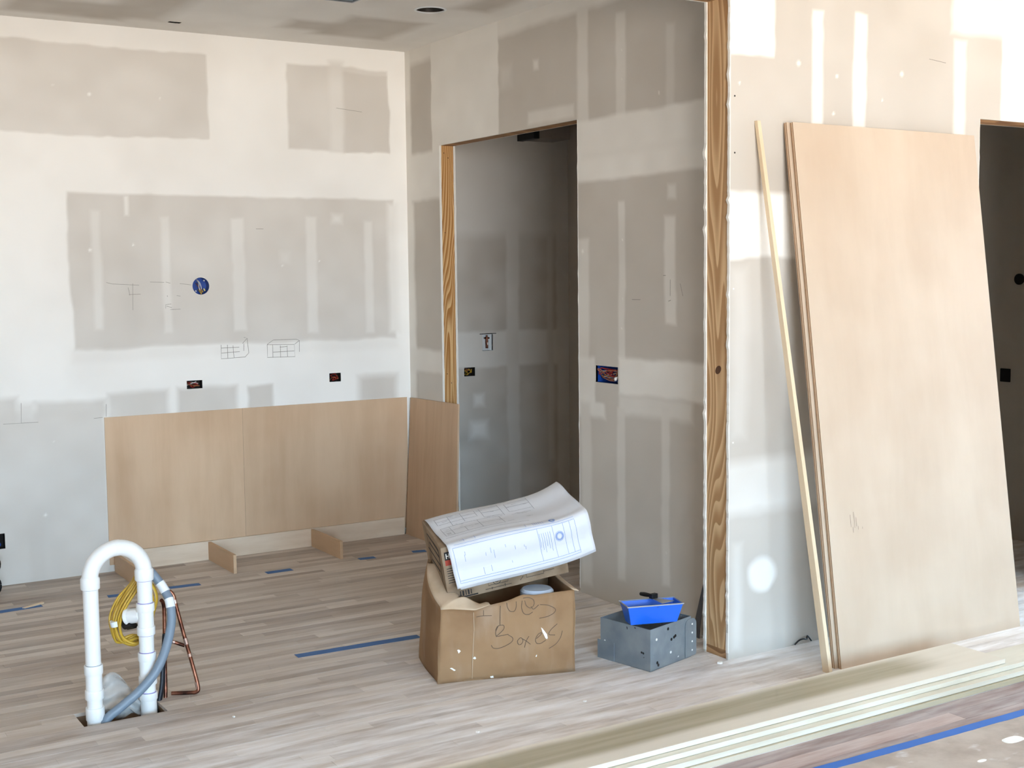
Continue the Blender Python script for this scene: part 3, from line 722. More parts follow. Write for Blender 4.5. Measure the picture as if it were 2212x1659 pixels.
# handwriting and chips
strokes = [[(.281,.318),(.279,.29),(.276,.235)],[(.175,.278),(.203,.281),(.242,.279)],[(.207,.304),(.206,.282)],[(.309,.329),(.312,.308),(.323,.292),(.341,.292),(.35,.312),(.35,.333)],
 [(.376,.335),(.373,.304),(.383,.278),(.404,.273),(.422,.282)],[(.38,.345),(.405,.346),(.426,.334),(.428,.313),(.412,.3),(.394,.312),(.387,.334)],[(.414,.307),(.426,.294),(.449,.311)],
 [(.455,.312),(.491,.306),(.523,.288),(.519,.271),(.49,.257),(.451,.252)],[(.269,.235),(.256,.208),(.258,.187)],[(.255,.215),(.266,.232),(.29,.235),(.292,.219),(.272,.2),(.26,.189),(.311,.195)],
 [(.309,.193),(.329,.178),(.325,.161),(.296,.145),(.264,.136),(.243,.14),(.235,.153)],[(.361,.175),(.35,.162),(.355,.147),(.367,.148),(.375,.162),(.368,.174),(.361,.175)],
 [(.371,.171),(.389,.159),(.408,.143)],[(.402,.179),(.389,.159),(.381,.131)],[(.435,.165),(.453,.178),(.461,.188),(.446,.185),(.432,.165),(.435,.146),(.453,.142),(.478,.154)],
 [(.533,.22),(.504,.198),(.493,.178),(.522,.172)],[(.556,.187),(.547,.159),(.525,.133),(.492,.116)]]
def onfront(u, z, off=.0035):
    v = z/ztop(u); uu = u/bw
    # undo the inset so that the mark lands at u
    p = front(max(0, min(1, uu-.022*v*(1-uu)**3/bw)), v)
    return p-SD*off
hb = MB()
for s_ in strokes:
    pts = spline([(u, 0, z) for u, z in s_], 5); hb.ribbon([onfront(p.x, p.z) for p in pts], -SD, .0028)
hb.build('handwriting', M['ink'], box)
for ch in ([(.458,.212),(.464,.207),(.484,.18),(.487,.164),(.484,.158),(.477,.163),(.464,.191)],[(.088,.141),(.096,.142),(.103,.135),(.094,.125)],[(.155,.099),(.164,.107),(.17,.099),(.165,.094)],[(.055,.064),(.064,.065),(.081,.053),(.074,.05)],[(.431,.088),(.436,.095),(.437,.089),(.433,.084)],[(.231,.012),(.245,.014),(.247,.005),(.234,.005)]):
    MB().prism([onfront(u, z, .003) for u, z in ch], -SD*.0012).build('compound_chip', M['chip'], box)
MB().ribbon([onfront(u, z, .0055) for u, z in ((.163,.296),(.162,.223),(.155,.116),(.152,.01))], -SD, .002).build('crease', M['card_in'], box)
# carton inside, tilted
tilt = math.radians(9.5)
E1 = (FD*math.cos(tilt)+ZZ*math.sin(tilt)); E2 = (SD+ZZ*.15).normalized(); E3 = E1.cross(E2).normalized(); E2 = E3.cross(E1).normalized()
T0 = Vector((2.588, 4.757, .566)); CLn, CW, CH = .555, .37, .252
carton = tag(empty('printed_carton'), 'dusty printed carton tilted inside the open cardboard box', 'box')
O0 = T0-E3*CH
MB().obox(O0, E1*CLn, E2*CW, E3*CH).build('carton_body', M['carton'], carton, bev=.003)
def cf(s, t, off=.0012): return T0+E1*s-E3*t-E2*off            # front face: s along, t down
def cl_(d, t, off=.0012): return T0+E2*d-E3*t-E1*off            # left end
def rect_on(fn, a, b, c, d, off=.0012): return MB().poly([fn(a, d, off), fn(c, d, off), fn(c, b, off), fn(a, b, off)])
rect_on(cf, .012, .022, .12, .060).build('black_label', M['black_print'], carton)
rect_on(cf, .012, .060, .12, .085).build('red_label', M['red_print'], carton)
hm = MB()
for q in (((.020, .030), (.020, .053)), ((.032, .030), (.032, .053)), ((.020, .0415), (.032, .0415)), ((.042, .053), (.049, .030)), ((.049, .030), (.056, .053)), ((.044, .045), (.054, .045))):
    hm.ribbon([cf(*q[0], .0018), cf(*q[1], .0018)], -E2, .0042)
hm.build('carton_letters', M['white_print'], carton)
hm = MB()
for k in range(7): hm.ribbon([cf(.014, .10+.011*k, .0015), cf(.055-.006*(k % 2), .10+.011*k, .0015)], -E2, .003)
for k in range(5): hm.ribbon([cf(.058+.012*k, .215, .0015), cf(.058+.012*k, .238, .0015)], -E2, .007 if k % 2 else .004)
hm.ribbon([cf(.05, .244, .0016), cf(.135, .244, .0016)], -E2, .006)
for cx_, cy_, r_ in ((.225, .205, .018), (.225, .205, .008)):
    hm.ribbon([cf(cx_+r_*math.cos(a/10*2*math.pi), cy_+r_*math.sin(a/10*2*math.pi), .0015) for a in range(11)], -E2, .0022)
for q in ([(.185, .150), (.275, .150), (.275, .185), (.185, .185), (.185, .150)], [(.36, .150), (.36, .19), (.44, .19), (.44, .150)], [(.44, .150), (.44, .18), (.49, .18)], [(.17, .200), (.29, .200)], [(.33, .195), (.345, .180)], [(.38, .165), (.42, .165)], [(.46, .160), (.485, .160)], [(.50, .150), (.53, .165)], [(.20, .195), (.20, .205)], [(.26, .19), (.26, .205)]):
    hm.ribbon([cf(p[0], p[1]+.036, .0015) for p in q], -E2, .0022)
hm.build('carton_print', M['black_print'], carton)['kind'] = 'stuff'
hm = MB()
for q in ([(.05, .03), (.28, .03)], [(.05, .06), (.25, .06)], [(.04, .10), (.29, .10)], [(.08, .14), (.24, .14)], [(.05, .17), (.05, .03)]):
    hm.ribbon([cl_(*p, .0015) for p in q], -E1, .008)
hm.build('end_print', M['black_print'], carton)
# pale lid between carton and box
tag(MB().tube([N0+FD*.475+SD*.11+ZZ*.20, N0+FD*.475+SD*.11+ZZ*.345, N0+FD*.475+SD*.11+ZZ*.356], [.070, .074, .064], 32).build('plastic_tub', M['plate'], None, smooth=40), 'pale blue plastic tub peeping out of the cardboard box', 'tub')
# building plans draped over the carton
prof = []                                             # (d into the carton, h above its top)
for i in range(13): prof.append((.345-.340*i/12, .0045+.006*math.sin(i*.9)*(.5 if i < 12 else 0)))
for i in range(1, 7): a = math.pi/2*i/6; prof.append((.005-.028*math.sin(a), .0045-.028*(1-math.cos(a))))
for i in range(1, 13): prof.append((-.023-.024*i/12-.004*math.sin(i*.8), -.0235-.165*i/12))
Ls = [0]
for p, q in zip(prof, prof[1:]): Ls.append(Ls[-1]+math.hypot(p[0]-q[0], p[1]-q[1]))
LT = Ls[-1]
def sheet(s, t, off=0, layer=0):
    """s along the long side (m), t metres from the back edge"""
    t = max(0, min(LT, t))
    for i in range(len(Ls)-1):
        if Ls[i] <= t <= Ls[i+1]: break
    k = (t-Ls[i])/(Ls[i+1]-Ls[i]); d = prof[i][0]+(prof[i+1][0]-prof[i][0])*k; h = prof[i][1]+(prof[i+1][1]-prof[i][1])*k
    dn = Vector((prof[i+1][1]-prof[i][1], -(prof[i+1][0]-prof[i][0]))).normalized()   # (d, h) normal, outwards
    rip = .005*math.sin(5*s+3*t)+.004*math.sin(13*s-6*t)+.003*math.sin(21*t)
    ex = (off+rip+.004)
    lift = .022*max(0, (s-.50)/.12)**2*(1-.6*min(1, t/LT*1.6))
    return T0+E1*(s-.012+.05*t*0)+E2*(d-abs(dn[0])*0+dn[0]*ex if False else d+dn[0]*ex)+E3*(h+abs(dn[1])*ex+lift)
SL = .640
plans = tag(empty('building_plans'), 'white printed building plans draped over the tilted carton', 'paper')
def sh1(u, v): return sheet(.02+SL*u+.03*v, LT*(v*.985))
def sh2(u, v): return sheet(.035+SL*u*.98+.03*v, LT*(.03+v*.97), -.003)
MB().grid(sh1, 40, 60).build('top_sheet', M['paper'], plans, smooth=80, solid=.0005)
MB().grid(sh2, 30, 50).build('under_sheet', M['paper'], plans, smooth=80, solid=.0005)
def pl(lines, wd, name, mat, f=lambda t: t):
    b = MB(); lines = [[(a, f(c)) for a, c in ln] for ln in lines]
    for ln in lines:
        pts = []
        for (a, c), (d, e) in zip(ln, ln[1:]):
            n_ = max(2, int(math.hypot(a-d, c-e)/.012))
            for i in range(n_): pts.append((a+(d-a)*i/n_, c+(e-c)*i/n_))
        pts.append(ln[-1]); P3 = [sheet(.02+.03*t/LT+s, t, .0012) for s, t in pts]
        base = len(b.v); k = len(P3)
        for i, p in enumerate(P3):
            tt = (P3[min(i+1, k-1)]-P3[max(i-1, 0)]).normalized(); s, t_ = pts[i]
            nn = (sheet(.02+.03*t_/LT+s, min(LT, t_+.004))-sheet(.02+.03*t_/LT+s, max(0, t_-.004))).cross(E1).normalized()
            q = nn.cross(tt).normalized()*wd/2; b.v += [tuple(p-q), tuple(p+q)]
        b.f += [(base+2*i, base+2*i+2, base+2*i+3, base+2*i+1) for i in range(k-1)]
    return b.build(name, mat, plans)
def rc_(a, c, d, e): return [(a, c), (d, c), (d, e), (a, e), (a, c)]
pr_ = random.Random(4)
top_lines = [rc_(.03, .035, .215, .075), [(.03, .055), (.215, .055)], [(.09, .035), (.09, .10)], [(.15, .035), (.15, .09)], rc_(.03, .10, .30, .165), [(.07, .10), (.07, .165)], [(.03, .13), (.30, .13)], [(.13, .13), (.13, .165)], [(.20, .10), (.20, .165)], rc_(.24, .03, .33, .09), [(.24, .06), (.33, .06)], [(.33, .02), (.33, .10)], rc_(.36, .03, .47, .085), [(.36, .055), (.47, .055)], [(.47, .02), (.47, .10)], [(.36, .105), (.45, .105)], [(.02, .18), (.40, .18)]]
for k in range(26):
    a, c = pr_.uniform(.03, .44), pr_.uniform(.03, .17); top_lines.append([(a, c), (a+pr_.uniform(.008, .03), c)])
top_lines += [[(.04, .145+.004*k), (.058, .145+.004*k)] for k in range(4)]
pl(top_lines, .0013, 'plan_linework', M['print_grey'], lambda t: t*1.55)
bl = [rc_(.02, .225, .575, .37), [(.02, .36), (.575, .36)], [(.47, .225), (.47, .36)], [(.40, .225), (.40, .36)], [(.52, .225), (.52, .36)], [(.55, .225), (.55, .36)], [(.03, .215), (.575, .215)], [(.36, .19), (.36, .21)], [(.06, .20), (.18, .20)], [(.08, .19), (.08, .21)], [(.13, .19), (.13, .21)]]
for k in range(6): bl += [[(.405+.010*k, .245), (.405+.010*k, .245+.06+.012*(k % 3))], [(.395+.009*k, .185), (.395+.009*k, .185+.022)]]
for k in range(12):
    a, c = pr_.uniform(.05, .34), pr_.uniform(.24, .33); bl.append([(a, c), (a, c+pr_.uniform(.01, .035))])
for cx_, cy_, r_ in ((.495, .275, .020), (.495, .275, .011), (.483, .195, .014), (.483, .195, .007)): bl.append([(cx_+r_*math.cos(a/12*2*math.pi), cy_+r_*math.sin(a/12*2*math.pi)*1.1) for a in range(13)])
pl(bl, .0016, 'title_block_print', M['print_blue'], lambda t: .325+(t-.185)*1.08)
seal = [[(.495+.0155*math.cos(a/12*2*math.pi), .275+.0165*math.sin(a/12*2*math.pi)) for a in range(13)], [(.483+.0105*math.cos(a/12*2*math.pi), .195+.011*math.sin(a/12*2*math.pi)) for a in range(13)]]
for q in seal: pl([q], .005, 'seal_print', M['print_blue'], lambda t: .325+(t-.185)*1.08)

# ------------------------------------------------------------------ galvanised box, mud pan and knife
m0, ml, mr_ = Vector((3.378, 4.314, 0)), Vector((3.322, 4.605, 0)), Vector((3.672, 4.393, 0))
gv = tag(empty('galvanised_box'), 'open galvanised sheet-metal box with holed flange, on the floor under the blue pan', 'metal box')
u1, u2 = (mr_-m0), (ml-m0); hh = .187; th = .0015
n1 = Vector((u1.y, -u1.x, 0)).normalized(); n2 = Vector((-u2.y, u2.x, 0)).normalized()
MB().obox(m0, u1, u2, ZZ*.002).build('base', M['galv'], gv)
MB().obox(m0, u1, -n1*th, ZZ*hh).build('side_panel', M['galv'], gv)
MB().obox(m0, u2, -n2*th, ZZ*hh).build('side_panel', M['galv'], gv)
MB().obox(m0+u1, u2, n2*th, ZZ*hh).build('side_panel', M['galv'], gv)
MB().obox(m0+u2, u1, n1*th, ZZ*hh).build('side_panel', M['galv'], gv)
# flange: rounded tab past the right corner, with holes
d1 = u1.normalized(); fo_ = m0+u1*.845+n1*.0018
poly = [(0, .004), (.078, .004), (.085, .012)]+[(.085, .145)]+[(.085-.032*(1-math.cos(a/6*math.pi/2)), .145+.032*math.sin(a/6*math.pi/2)) for a in range(1, 7)]+[(.0+.03*(1-math.sin(a/6*math.pi/2)), .177-.030*(1-math.cos(a/6*math.pi/2))) for a in range(0, 7)]
fl_ = MB().prism([fo_+d1*a+ZZ*c for a, c in poly], n1*.0015).build('flange', M['galv'], gv)
for k in range(4):
    q = fo_+d1*.052+ZZ*(.030+.040*k); MB().tube([q+n1*.0014, q+n1*.0024], .0045, 12).build('flange_hole', M['chip'], fl_)
for a, c, mt in ((.045, .135, 'chip'), (.05, .030, 'black'), (.058, .018, 'black'), (.175, .118, 'black'), (.185, .122, 'black'), (.155, .112, 'black'), (.15, .055, 'chip'), (.13, .165, 'black')):
    q = m0+d1*a+ZZ*c; MB().tube([q, q+n1*.0008], .006 if mt == 'chip' else .007, 10).build('rivet' if mt == 'chip' else 'dark_spot', M[mt], gv)
d2 = u2.normalized()
for a, c, mt in ((.27, .085, 'chip'), (.04, .075, 'black'), (.05, .077, 'black'), (.28, .045, 'black')):
    q = m0+d2*a+ZZ*c; MB().tube([q, q+n2*.0008], .005, 10).build('rivet' if mt == 'chip' else 'dark_spot', M[mt], gv)
MB().obox(m0+u2*.72, u2*.34, n2*.0015, ZZ*.085).build('corner_tab', M['galv'], gv)
# mud pan
pan = tag(empty('mud_pan'), 'bright blue plastic mud pan resting on top of the metal box', 'pan')
pc = Vector((3.455, 4.405, 0)); pa = Vector((.952, -.306, 0)).normalized(); pb = Vector((.306, .952, 0)).normalized()
zb, zt = .193, .278
def pp(a, b_, z): return pc+pa*a+pb*b_+ZZ*z
Lb, Lt, Wb, Wt = .108, .128, .035, .058
outer_b = [pp(-Lb, -Wb, zb), pp(Lb, -Wb, zb), pp(Lb, Wb, zb), pp(-Lb, Wb, zb)]; outer_t = [pp(-Lt, -Wt, zt), pp(Lt, -Wt, zt), pp(Lt, Wt, zt), pp(-Lt, Wt, zt)]
inner_b = [pp(-Lb+.003, -Wb+.003, zb+.003), pp(Lb-.003, -Wb+.003, zb+.003), pp(Lb-.003, Wb-.003, zb+.003), pp(-Lb+.003, Wb-.003, zb+.003)]; inner_t = [pp(-Lt+.003, -Wt+.003, zt), pp(Lt-.003, -Wt+.003, zt), pp(Lt-.003, Wt-.003, zt), pp(-Lt+.003, Wt-.003, zt)]
b = MB(); b.v = [tuple(p) for p in outer_b+outer_t+inner_b+inner_t]
b.f = [(3, 2, 1, 0)]+[(i, (i+1) % 4, 4+(i+1) % 4, 4+i) for i in range(4)]+[(8, 9, 10, 11)]+[(8+(i+1) % 4, 8+i, 12+i, 12+(i+1) % 4) for i in range(4)]+[(4+i, 4+(i+1) % 4, 12+(i+1) % 4, 12+i) for i in range(4)]
b.build('tray', M['blue_pan'], pan, bev=.002)
for sgn in (-1, 1):
    MB().obox(pp(-Lt-.004, sgn*Wt-.002, zt-.001), pa*(2*Lt+.008), pb*.004, ZZ*.005).build('steel_edge', M['steel_edge'], pan)
    MB().obox(pp(sgn*Lt-.002, -Wt, zt-.001), pa*.004, pb*(2*Wt), ZZ*.004).build('end_rim', M['steel_edge'], pan)
MB().prism([pp(.01+.022*math.cos(a/8*2*math.pi), -.0512, .258)+ZZ*(.014*math.sin(a/8*2*math.pi))+pb*(-.0045*math.sin(a/8*2*math.pi)) for a in range(8)], -pb*.0008).build('smear', plain('dark_blue_smear', (18, 46, 120), .4), pan)
MB().prism([pp(.045+.014*math.cos(a/8*2*math.pi), -.0512, .258)+ZZ*(.010*math.sin(a/8*2*math.pi))+pb*(-.003*math.sin(a/8*2*math.pi)) for a in range(8)], -pb*.0008).build('smear', M['blue_plastic'], pan)
kn = tag(empty('taping_knife'), 'black bladed taping knife lying across the blue mud pan', 'putty knife')
ko = pp(.022, .03, .288)
ka = (pa*.35-pb*.85+ZZ*.02).normalized(); kb = (pa*.85+pb*.35).normalized(); kb = (kb-ka*kb.dot(ka)).normalized(); kc = ka.cross(kb)
MB().hexa([ko-kb*.012, ko+kb*.012, ko+ka*.095+kb*.036, ko+ka*.095-kb*.036], [q+kc*.0012 for q in (ko-kb*.012, ko+kb*.012, ko+ka*.095+kb*.036, ko+ka*.095-kb*.036)]).build('blade', M['steel_edge'], kn)
MB().obox(ko-ka*.012-kb*.017, ka*.022, kb*.034, ZZ*.022).build('blade_guard', M['black'], kn, bev=.002)
MB().tube([ko-ka*.012+ZZ*.010, ko-ka*.060+ZZ*.008, ko-ka*.085+ZZ*.006], [.008, .010, .008], 12).build('handle', M['black'], kn, smooth=50)
# dark saw or blade leaning between wall and stud
tag(MB().prism([(3.885, 4.585, .001), (3.892, 4.650, .001), (3.9335, 4.612, .262), (3.9325, 4.604, .262)], (-.002, 0, 0)).build('leaning_blade', plain('dark_blade', (74, 76, 82), .45, .2), None), 'dark metal blade leaning on the side wall behind the wide stud', 'blade')

# ------------------------------------------------------------------ leaning stick and sheets
sb, stp = Vector((4.000, 3.862, 0)), Vector((3.916, 4.2405, 2.392))
sdir = (stp-sb); sx = Vector((1, 0, 0)); sx = (sx-sdir.normalized()*sx.dot(sdir.normalized())).normalized(); sy = sdir.normalized().cross(sx)
if sy.y < 0: sy = -sy
tag(MB().hexa([sb, sb+Vector((.020, 0, 0)), sb+Vector((.020, .040, 0)), sb+Vector((0, .040, 0))], [stp, stp+Vector((.020, 0, 0)), stp+Vector((.020, .019, 0)), stp+Vector((0, .019, 0))]).build('pine_strip', M['stick'], None, bev=.001), 'long thin pine strip leaning on the bright wall left of the plywood', 'wood strip')
def sheet_thing(yb, yt, x0, tk, name_label, lx=0, zt=2.392):
    s = tag(empty('plywood_sheet'), name_label, 'plywood sheet', 'full plywood sheets leaning on the bright wall')
    B, Tt = Vector((x0, yb, 0)), Vector((x0+.010, yt, zt)); d = (Tt-B).normalized(); nrm = Vector((0, -d.z, d.y)).normalized()
    X = Vector((1.2192, 0, -.003))
    # faces and core plies, each its own layer
    lay = [(0, .0012, 'ply_birch'), (.0012, .006, 'ply_edge'), (.006, .011, 'ply_edge_light'), (.011, tk-.0012, 'ply_edge'), (tk-.0012, tk, 'ply_birch')]
    for k, (a, c, mt) in enumerate(lay):
        o_ = B-nrm*a
        ins = 0 if k in (0, 4) else .0004
        b = MB().obox(o_+Vector((ins, 0, 0)), X-Vector((2*ins, 0, 0)), (Tt-B)*(1-ins/2.4), -nrm*(c-a))
        for i, v in enumerate(b.v):
            if v[2] < 0: b.v[i] = (v[0], v[1], 0)
        b.build('face_veneer' if k in (0, 4) else 'core_ply', M[mt], s)
    return s, B, Tt, nrm
sA, B_, T_, nrmA = sheet_thing(3.878, 4.212, 4.090, .018, 'front sheet of birch plywood leaning against the bright wall, its pale face showing')
# dark scuff strokes low on the face, kept on the face plane
scb = MB()
for dx_, z0_, z1_ in ((.135, .60, .655), (.147, .575, .60), (.158, .595, .665), (.170, .60, .64), (.18, .585, .60), (.205, .585, .595)):
    q0 = B_+(T_-B_)*(z0_/2.392)+nrmA*.0006; q1 = B_+(T_-B_)*(z1_/2.392)+nrmA*.0006
    scb.ribbon([q0+Vector((dx_, 0, 0)), q1+Vector((dx_, 0, 0))], nrmA, .0026)
scb.build('scuff_marks', plain('grain_scuff', (160, 138, 120), .7), sA)['kind'] = 'stuff'
sheet_thing(3.9005, 4.234, 4.073, .018, 'rear sheet of birch plywood, only its dark left edge showing behind the front sheet')

# ------------------------------------------------------------------ stacked boards on the floor
def lumber(name, x0, x1, y0, y1, z0, z1, mat, label, skew=0, group='boards stacked on the floor'):
    o = MB().hexa([(x0, y0, z0), (x1, y0+skew, z0), (x1, y1+skew, z0), (x0, y1, z0)], [(x0, y0, z1), (x1, y0+skew, z1), (x1, y1+skew, z1), (x0, y1, z1)]).build(name, mat, None, bev=.0012)
    return tag(o, label, 'board', group)
lumber('poplar_board', .9, 4.585, 3.418, 3.702, .0610, .0800, M['poplar_top'], 'wide streaky poplar board on top of the lumber stack', 0)
lumber('poplar_board', 1.2, 5.6, 3.384, 3.555, .0405, .0595, M['poplar_edge'], 'white edged board just under the wide poplar board', .010)
lumber('poplar_board', 1.0, 5.9, 3.352, 3.55, .0205, .0395, M['poplar_edge'], 'middle board of the lumber stack with a pale edge', .004)
lumber('poplar_board', 1.1, 5.7, 3.345, 3.62, 0.0003, .0191, M['poplar'], 'bottom board of the lumber stack lying on the floor', -.004)

# floor protection and tapes
tag(MB().box(1.0, YR+.4, .0006, 7.6, 3.118, .0022).build('floor_protection_sheet', M['floor_paper']), 'tan floor protection paper with plaster spots beyond the blue tape', 'floor covering')
sp_ = MB()
fpo = bpy.data.objects['floor_protection_sheet']
for cx_, cy_, a_, b_2 in ((3.985, 2.93, .055, .028), (4.21, 2.985, .04, .008), (3.72, 2.86, .02, .010), (4.10, 2.80, .06, .02)):
    MB().prism([(cx_+a_*(1+.10*math.sin(.9*k+cx_*9))*math.cos(k/14*2*math.pi), cy_+b_2*(1+.12*math.cos(.9*k))*math.sin(k/14*2*math.pi), .0022) for k in range(14)], (0, 0, .0012)).build('plaster_spot', M['chip'], fpo)
def tape(x0, y0, x1, y1, w_, mat, label, z=.0024):
    a, c = Vector((x0, y0, z)), Vector((x1, y1, z)); d = (c-a).normalized(); q = Vector((-d.y, d.x, 0))*w_/2
    n_ = max(2, int((c-a).length/.05)); b = MB(); r_ = random.Random(int(x0*1000)); poly1, poly2 = [], []
    for i in range(n_+1):
        p = a+(c-a)*i/n_; poly1.append(p-q*(1+r_.uniform(-.06, .06))); poly2.append(p+q*(1+r_.uniform(-.06, .06)))
    b.prism(poly1+poly2[::-1], (0, 0, .0004))
    return tag(b.build('tape_strip', mat, None), label, 'tape')
tape(1.0, 3.165, 6.5, 3.045, .046, M['blue_tape'], 'long blue tape line along the edge of the tan floor paper', z=.0026)
tape(2.180, 5.402, 2.80, 5.375, .058, M['blue_tape_dusty'], 'long dusty blue tape strip running under the cardboard box', z=.0008)
tape(1.14, 7.010, 1.400, 7.026, .058, M['blue_tape_dusty'], 'short blue tape strip beside the wood shim at the left', z=.0008)
tape(1.745, 7.018, 1.84, 7.010, .058, M['blue_tape_dusty'], 'short blue tape strip seen through the pvc loop', z=.0008)
tape(2.085, 7.018, 2.258, 7.005, .058, M['blue_tape_dusty'], 'blue tape strip right of the copper tube', z=.0008)
tape(2.670, 7.047, 2.831, 7.049, .058, M['blue_tape_dusty'], 'blue tape strip between the two front cross pieces', z=.0008)
tape(3.277, 7.070, 3.382, 7.060, .058, M['blue_tape_dusty'], 'short blue tape strip right of the last cross piece', z=.0008)
tape(3.644, 7.068, 3.729, 7.045, .058, M['blue_tape_dusty'], 'small blue tape scrap behind the cardboard box', z=.0008)
o = MB().hexa([(1.300, 7.022, .0015), (1.312, 7.006, .0015), (1.418, 7.052, .0015), (1.410, 7.068, .0015)], [(1.300, 7.022, .004), (1.312, 7.006, .004), (1.418, 7.052, .010), (1.410, 7.068, .010)]).build('wood_shim', M['stick'])
tag(o, 'pale wood shim lying on the floor at the left', 'shim')
def crumb(x, y, r_, k):
    o = MB().prism([(x+r_*(1+.3*math.sin(k+2*i))*math.cos(i/6*2*math.pi), y+r_*(1+.3*math.cos(k+i))*math.sin(i/6*2*math.pi), .0004) for i in range(6)], (0, 0, r_*.7)).build('plaster_crumb', M['chip']); return o
for k, (x, y, r_, lb) in enumerate(((2.625, 5.02-.23, .006, 'white plaster crumb left of the cardboard box'), (3.71, 4.24, .012, 'white plaster crumb at the foot of the wide stud'), (2.92, 4.16, .007, 'white plaster crumb on the floor in front of the cardboard box'), (2.38, 4.10, .008, 'white plaster crumb on the floor near the lumber stack'), (1.66, 4.78, .006, 'white plaster crumb right of the floor slot'))):
    tag(crumb(x, y, r_, k), lb, 'debris')

# ------------------------------------------------------------------ electrical rough-ins
def rect_box(name, label, plane, u0, z0, u1, z1, depth, mat, wires, seed):
    """open box set into the wall behind its cut-out; plane 'y' faces -y at YA, 'x' faces -x at XB"""
    e = tag(empty(name), label, 'electrical box')
    def P(u, d, z): return (u, YA+d, z) if plane == 'y' else (XB+d, u, z)
    def bx(b, ua, da, za, ub, db, zb_):
        p, q = P(ua, da, za), P(ub, db, zb_); b.box(*[min(p[i], q[i]) for i in range(3)], *[max(p[i], q[i]) for i in range(3)])
    t = .002; b = MB(); a = .001
    bx(b, u0-t, a, z0-t, u1+t, depth, z0); bx(b, u0-t, a, z1, u1+t, depth, z1+t); bx(b, u0-t, a, z0, u0, depth, z1); bx(b, u1, a, z0, u1+t, depth, z1); bx(b, u0, depth-t, z0, u1, depth, z1)
    b.build('box_shell', mat, e)
    r_ = random.Random(seed)
    for k, wm in enumerate(wires):
        pts = [P(r_.uniform(u0+.008, u1-.008), depth*.9, r_.uniform(z0+.006, z1-.006))]
        for j in range(4): pts.append(P(r_.uniform(u0+.008, u1-.008), depth*r_.uniform(.10, .6), r_.uniform(z0+.008, z1-.008)))
        MB().tube(spline(pts, 6), .0026, 8).build('wire', M[wm], e, smooth=60)
    return e
rect_box('outlet_box', 'dark outlet cut-out with red wires, left one above the plywood panel', 'y', H1[0], H1[1], H1[2], H1[3], .06, M['void'], ['red_wire', 'brown_wire', 'red_wire', 'white_wire'], 1)
rect_box('outlet_box', 'dark outlet cut-out with red wires, right one above the plywood panel', 'y', H2[0], H2[1], H2[2], H2[3], .06, M['void'], ['red_wire', 'red_wire', 'brown_wire'], 2)
rect_box('outlet_box', 'dark outlet cut-out low on the back wall at the left edge', 'y', H0[0], H0[1], H0[2], H0[3], .06, M['void'], ['blackpipe', 'blue_plastic'], 3)
rect_box('outlet_box', 'small outlet box with coiled bare wires inside the pantry', 'y', HP[0], HP[1], HP[2], HP[3], .06, M['void'], ['yellow', 'brown_wire', 'yellow', 'yellow'], 4)
e = rect_box('outlet_box', 'wide blue outlet box with red and bare wires on the side wall', 'x', GB[0], GB[1], GB[2], GB[3], .075, M['blue_plastic'], ['red_wire', 'brown_wire', 'white_wire', 'red_wire', 'brown_wire', 'red_wire', 'brown_wire'], 5)
MB().tube([(XB+.02, 5.315, 1.195), (XB+.008, 5.322, 1.188), (XB+.004, 5.32, 1.178)], [.006, .010, .006], 10).build('wire_nut', M['white_wire'], e, smooth=50)
rbx = tag(empty('ceiling_style_box'), 'round blue electrical box with yellow cable on the back wall', 'electrical box')
rbx.name = 'round_box'
b = MB(); nn = 32; base = 0
b.tube([(RB[0], YA+.001, RB[1]), (RB[0], YA+.06, RB[1])], RB[2]+.0025, nn, caps=False); b.tube([(RB[0], YA+.06, RB[1]), (RB[0], YA+.001, RB[1])], RB[2]-.0005, nn, caps=False)
b.tube([(RB[0], YA+.056, RB[1]), (RB[0], YA+.06, RB[1])], RB[2], nn)
b.build('box_shell', M['blue_plastic'], rbx, smooth=40)
for pts_, r_, mt_ in (([(2.512, YA+.05, 1.715), (2.514, YA+.02, 1.70), (2.512, YA+.012, 1.675), (2.518, YA+.012, 1.655)], .0028, 'white_wire'), ([(2.510, YA+.05, 1.722), (2.518, YA+.02, 1.705), (2.524, YA+.012, 1.680), (2.528, YA+.015, 1.660)], .0024, 'white_wire'),
        ([(2.505, YA+.05, 1.70), (2.508, YA+.02, 1.685), (2.516, YA+.012, 1.665), (2.530, YA+.012, 1.660)], .0024, 'brown_wire'), ([(2.520, YA+.05, 1.66), (2.519, YA+.02, 1.650), (2.523, YA+.010, 1.640), (2.525, YA+.012, 1.634)], .0045, 'yellow'), ([(2.528, YA+.05, 1.665), (2.530, YA+.02, 1.655), (2.534, YA+.010, 1.645)], .004, 'yellow')):
    MB().tube(spline(pts_, 6), r_, 8).build('wire', M[mt_], rbx, smooth=60)
MB().tube([(2.541, YA+.012, 1.666), (2.547, YA+.006, 1.652)], .0045, 8).build('cable_end', plain('pale_yellow_cable', (222, 210, 130), .5), rbx, smooth=60)
for x, z in ((2.545, 1.715), (2.492, 1.652)): MB().tube([(x, YA+.02, z), (x, YA+.012, z)], .005, 10).build('screw_tab', M['steel_edge'], rbx)
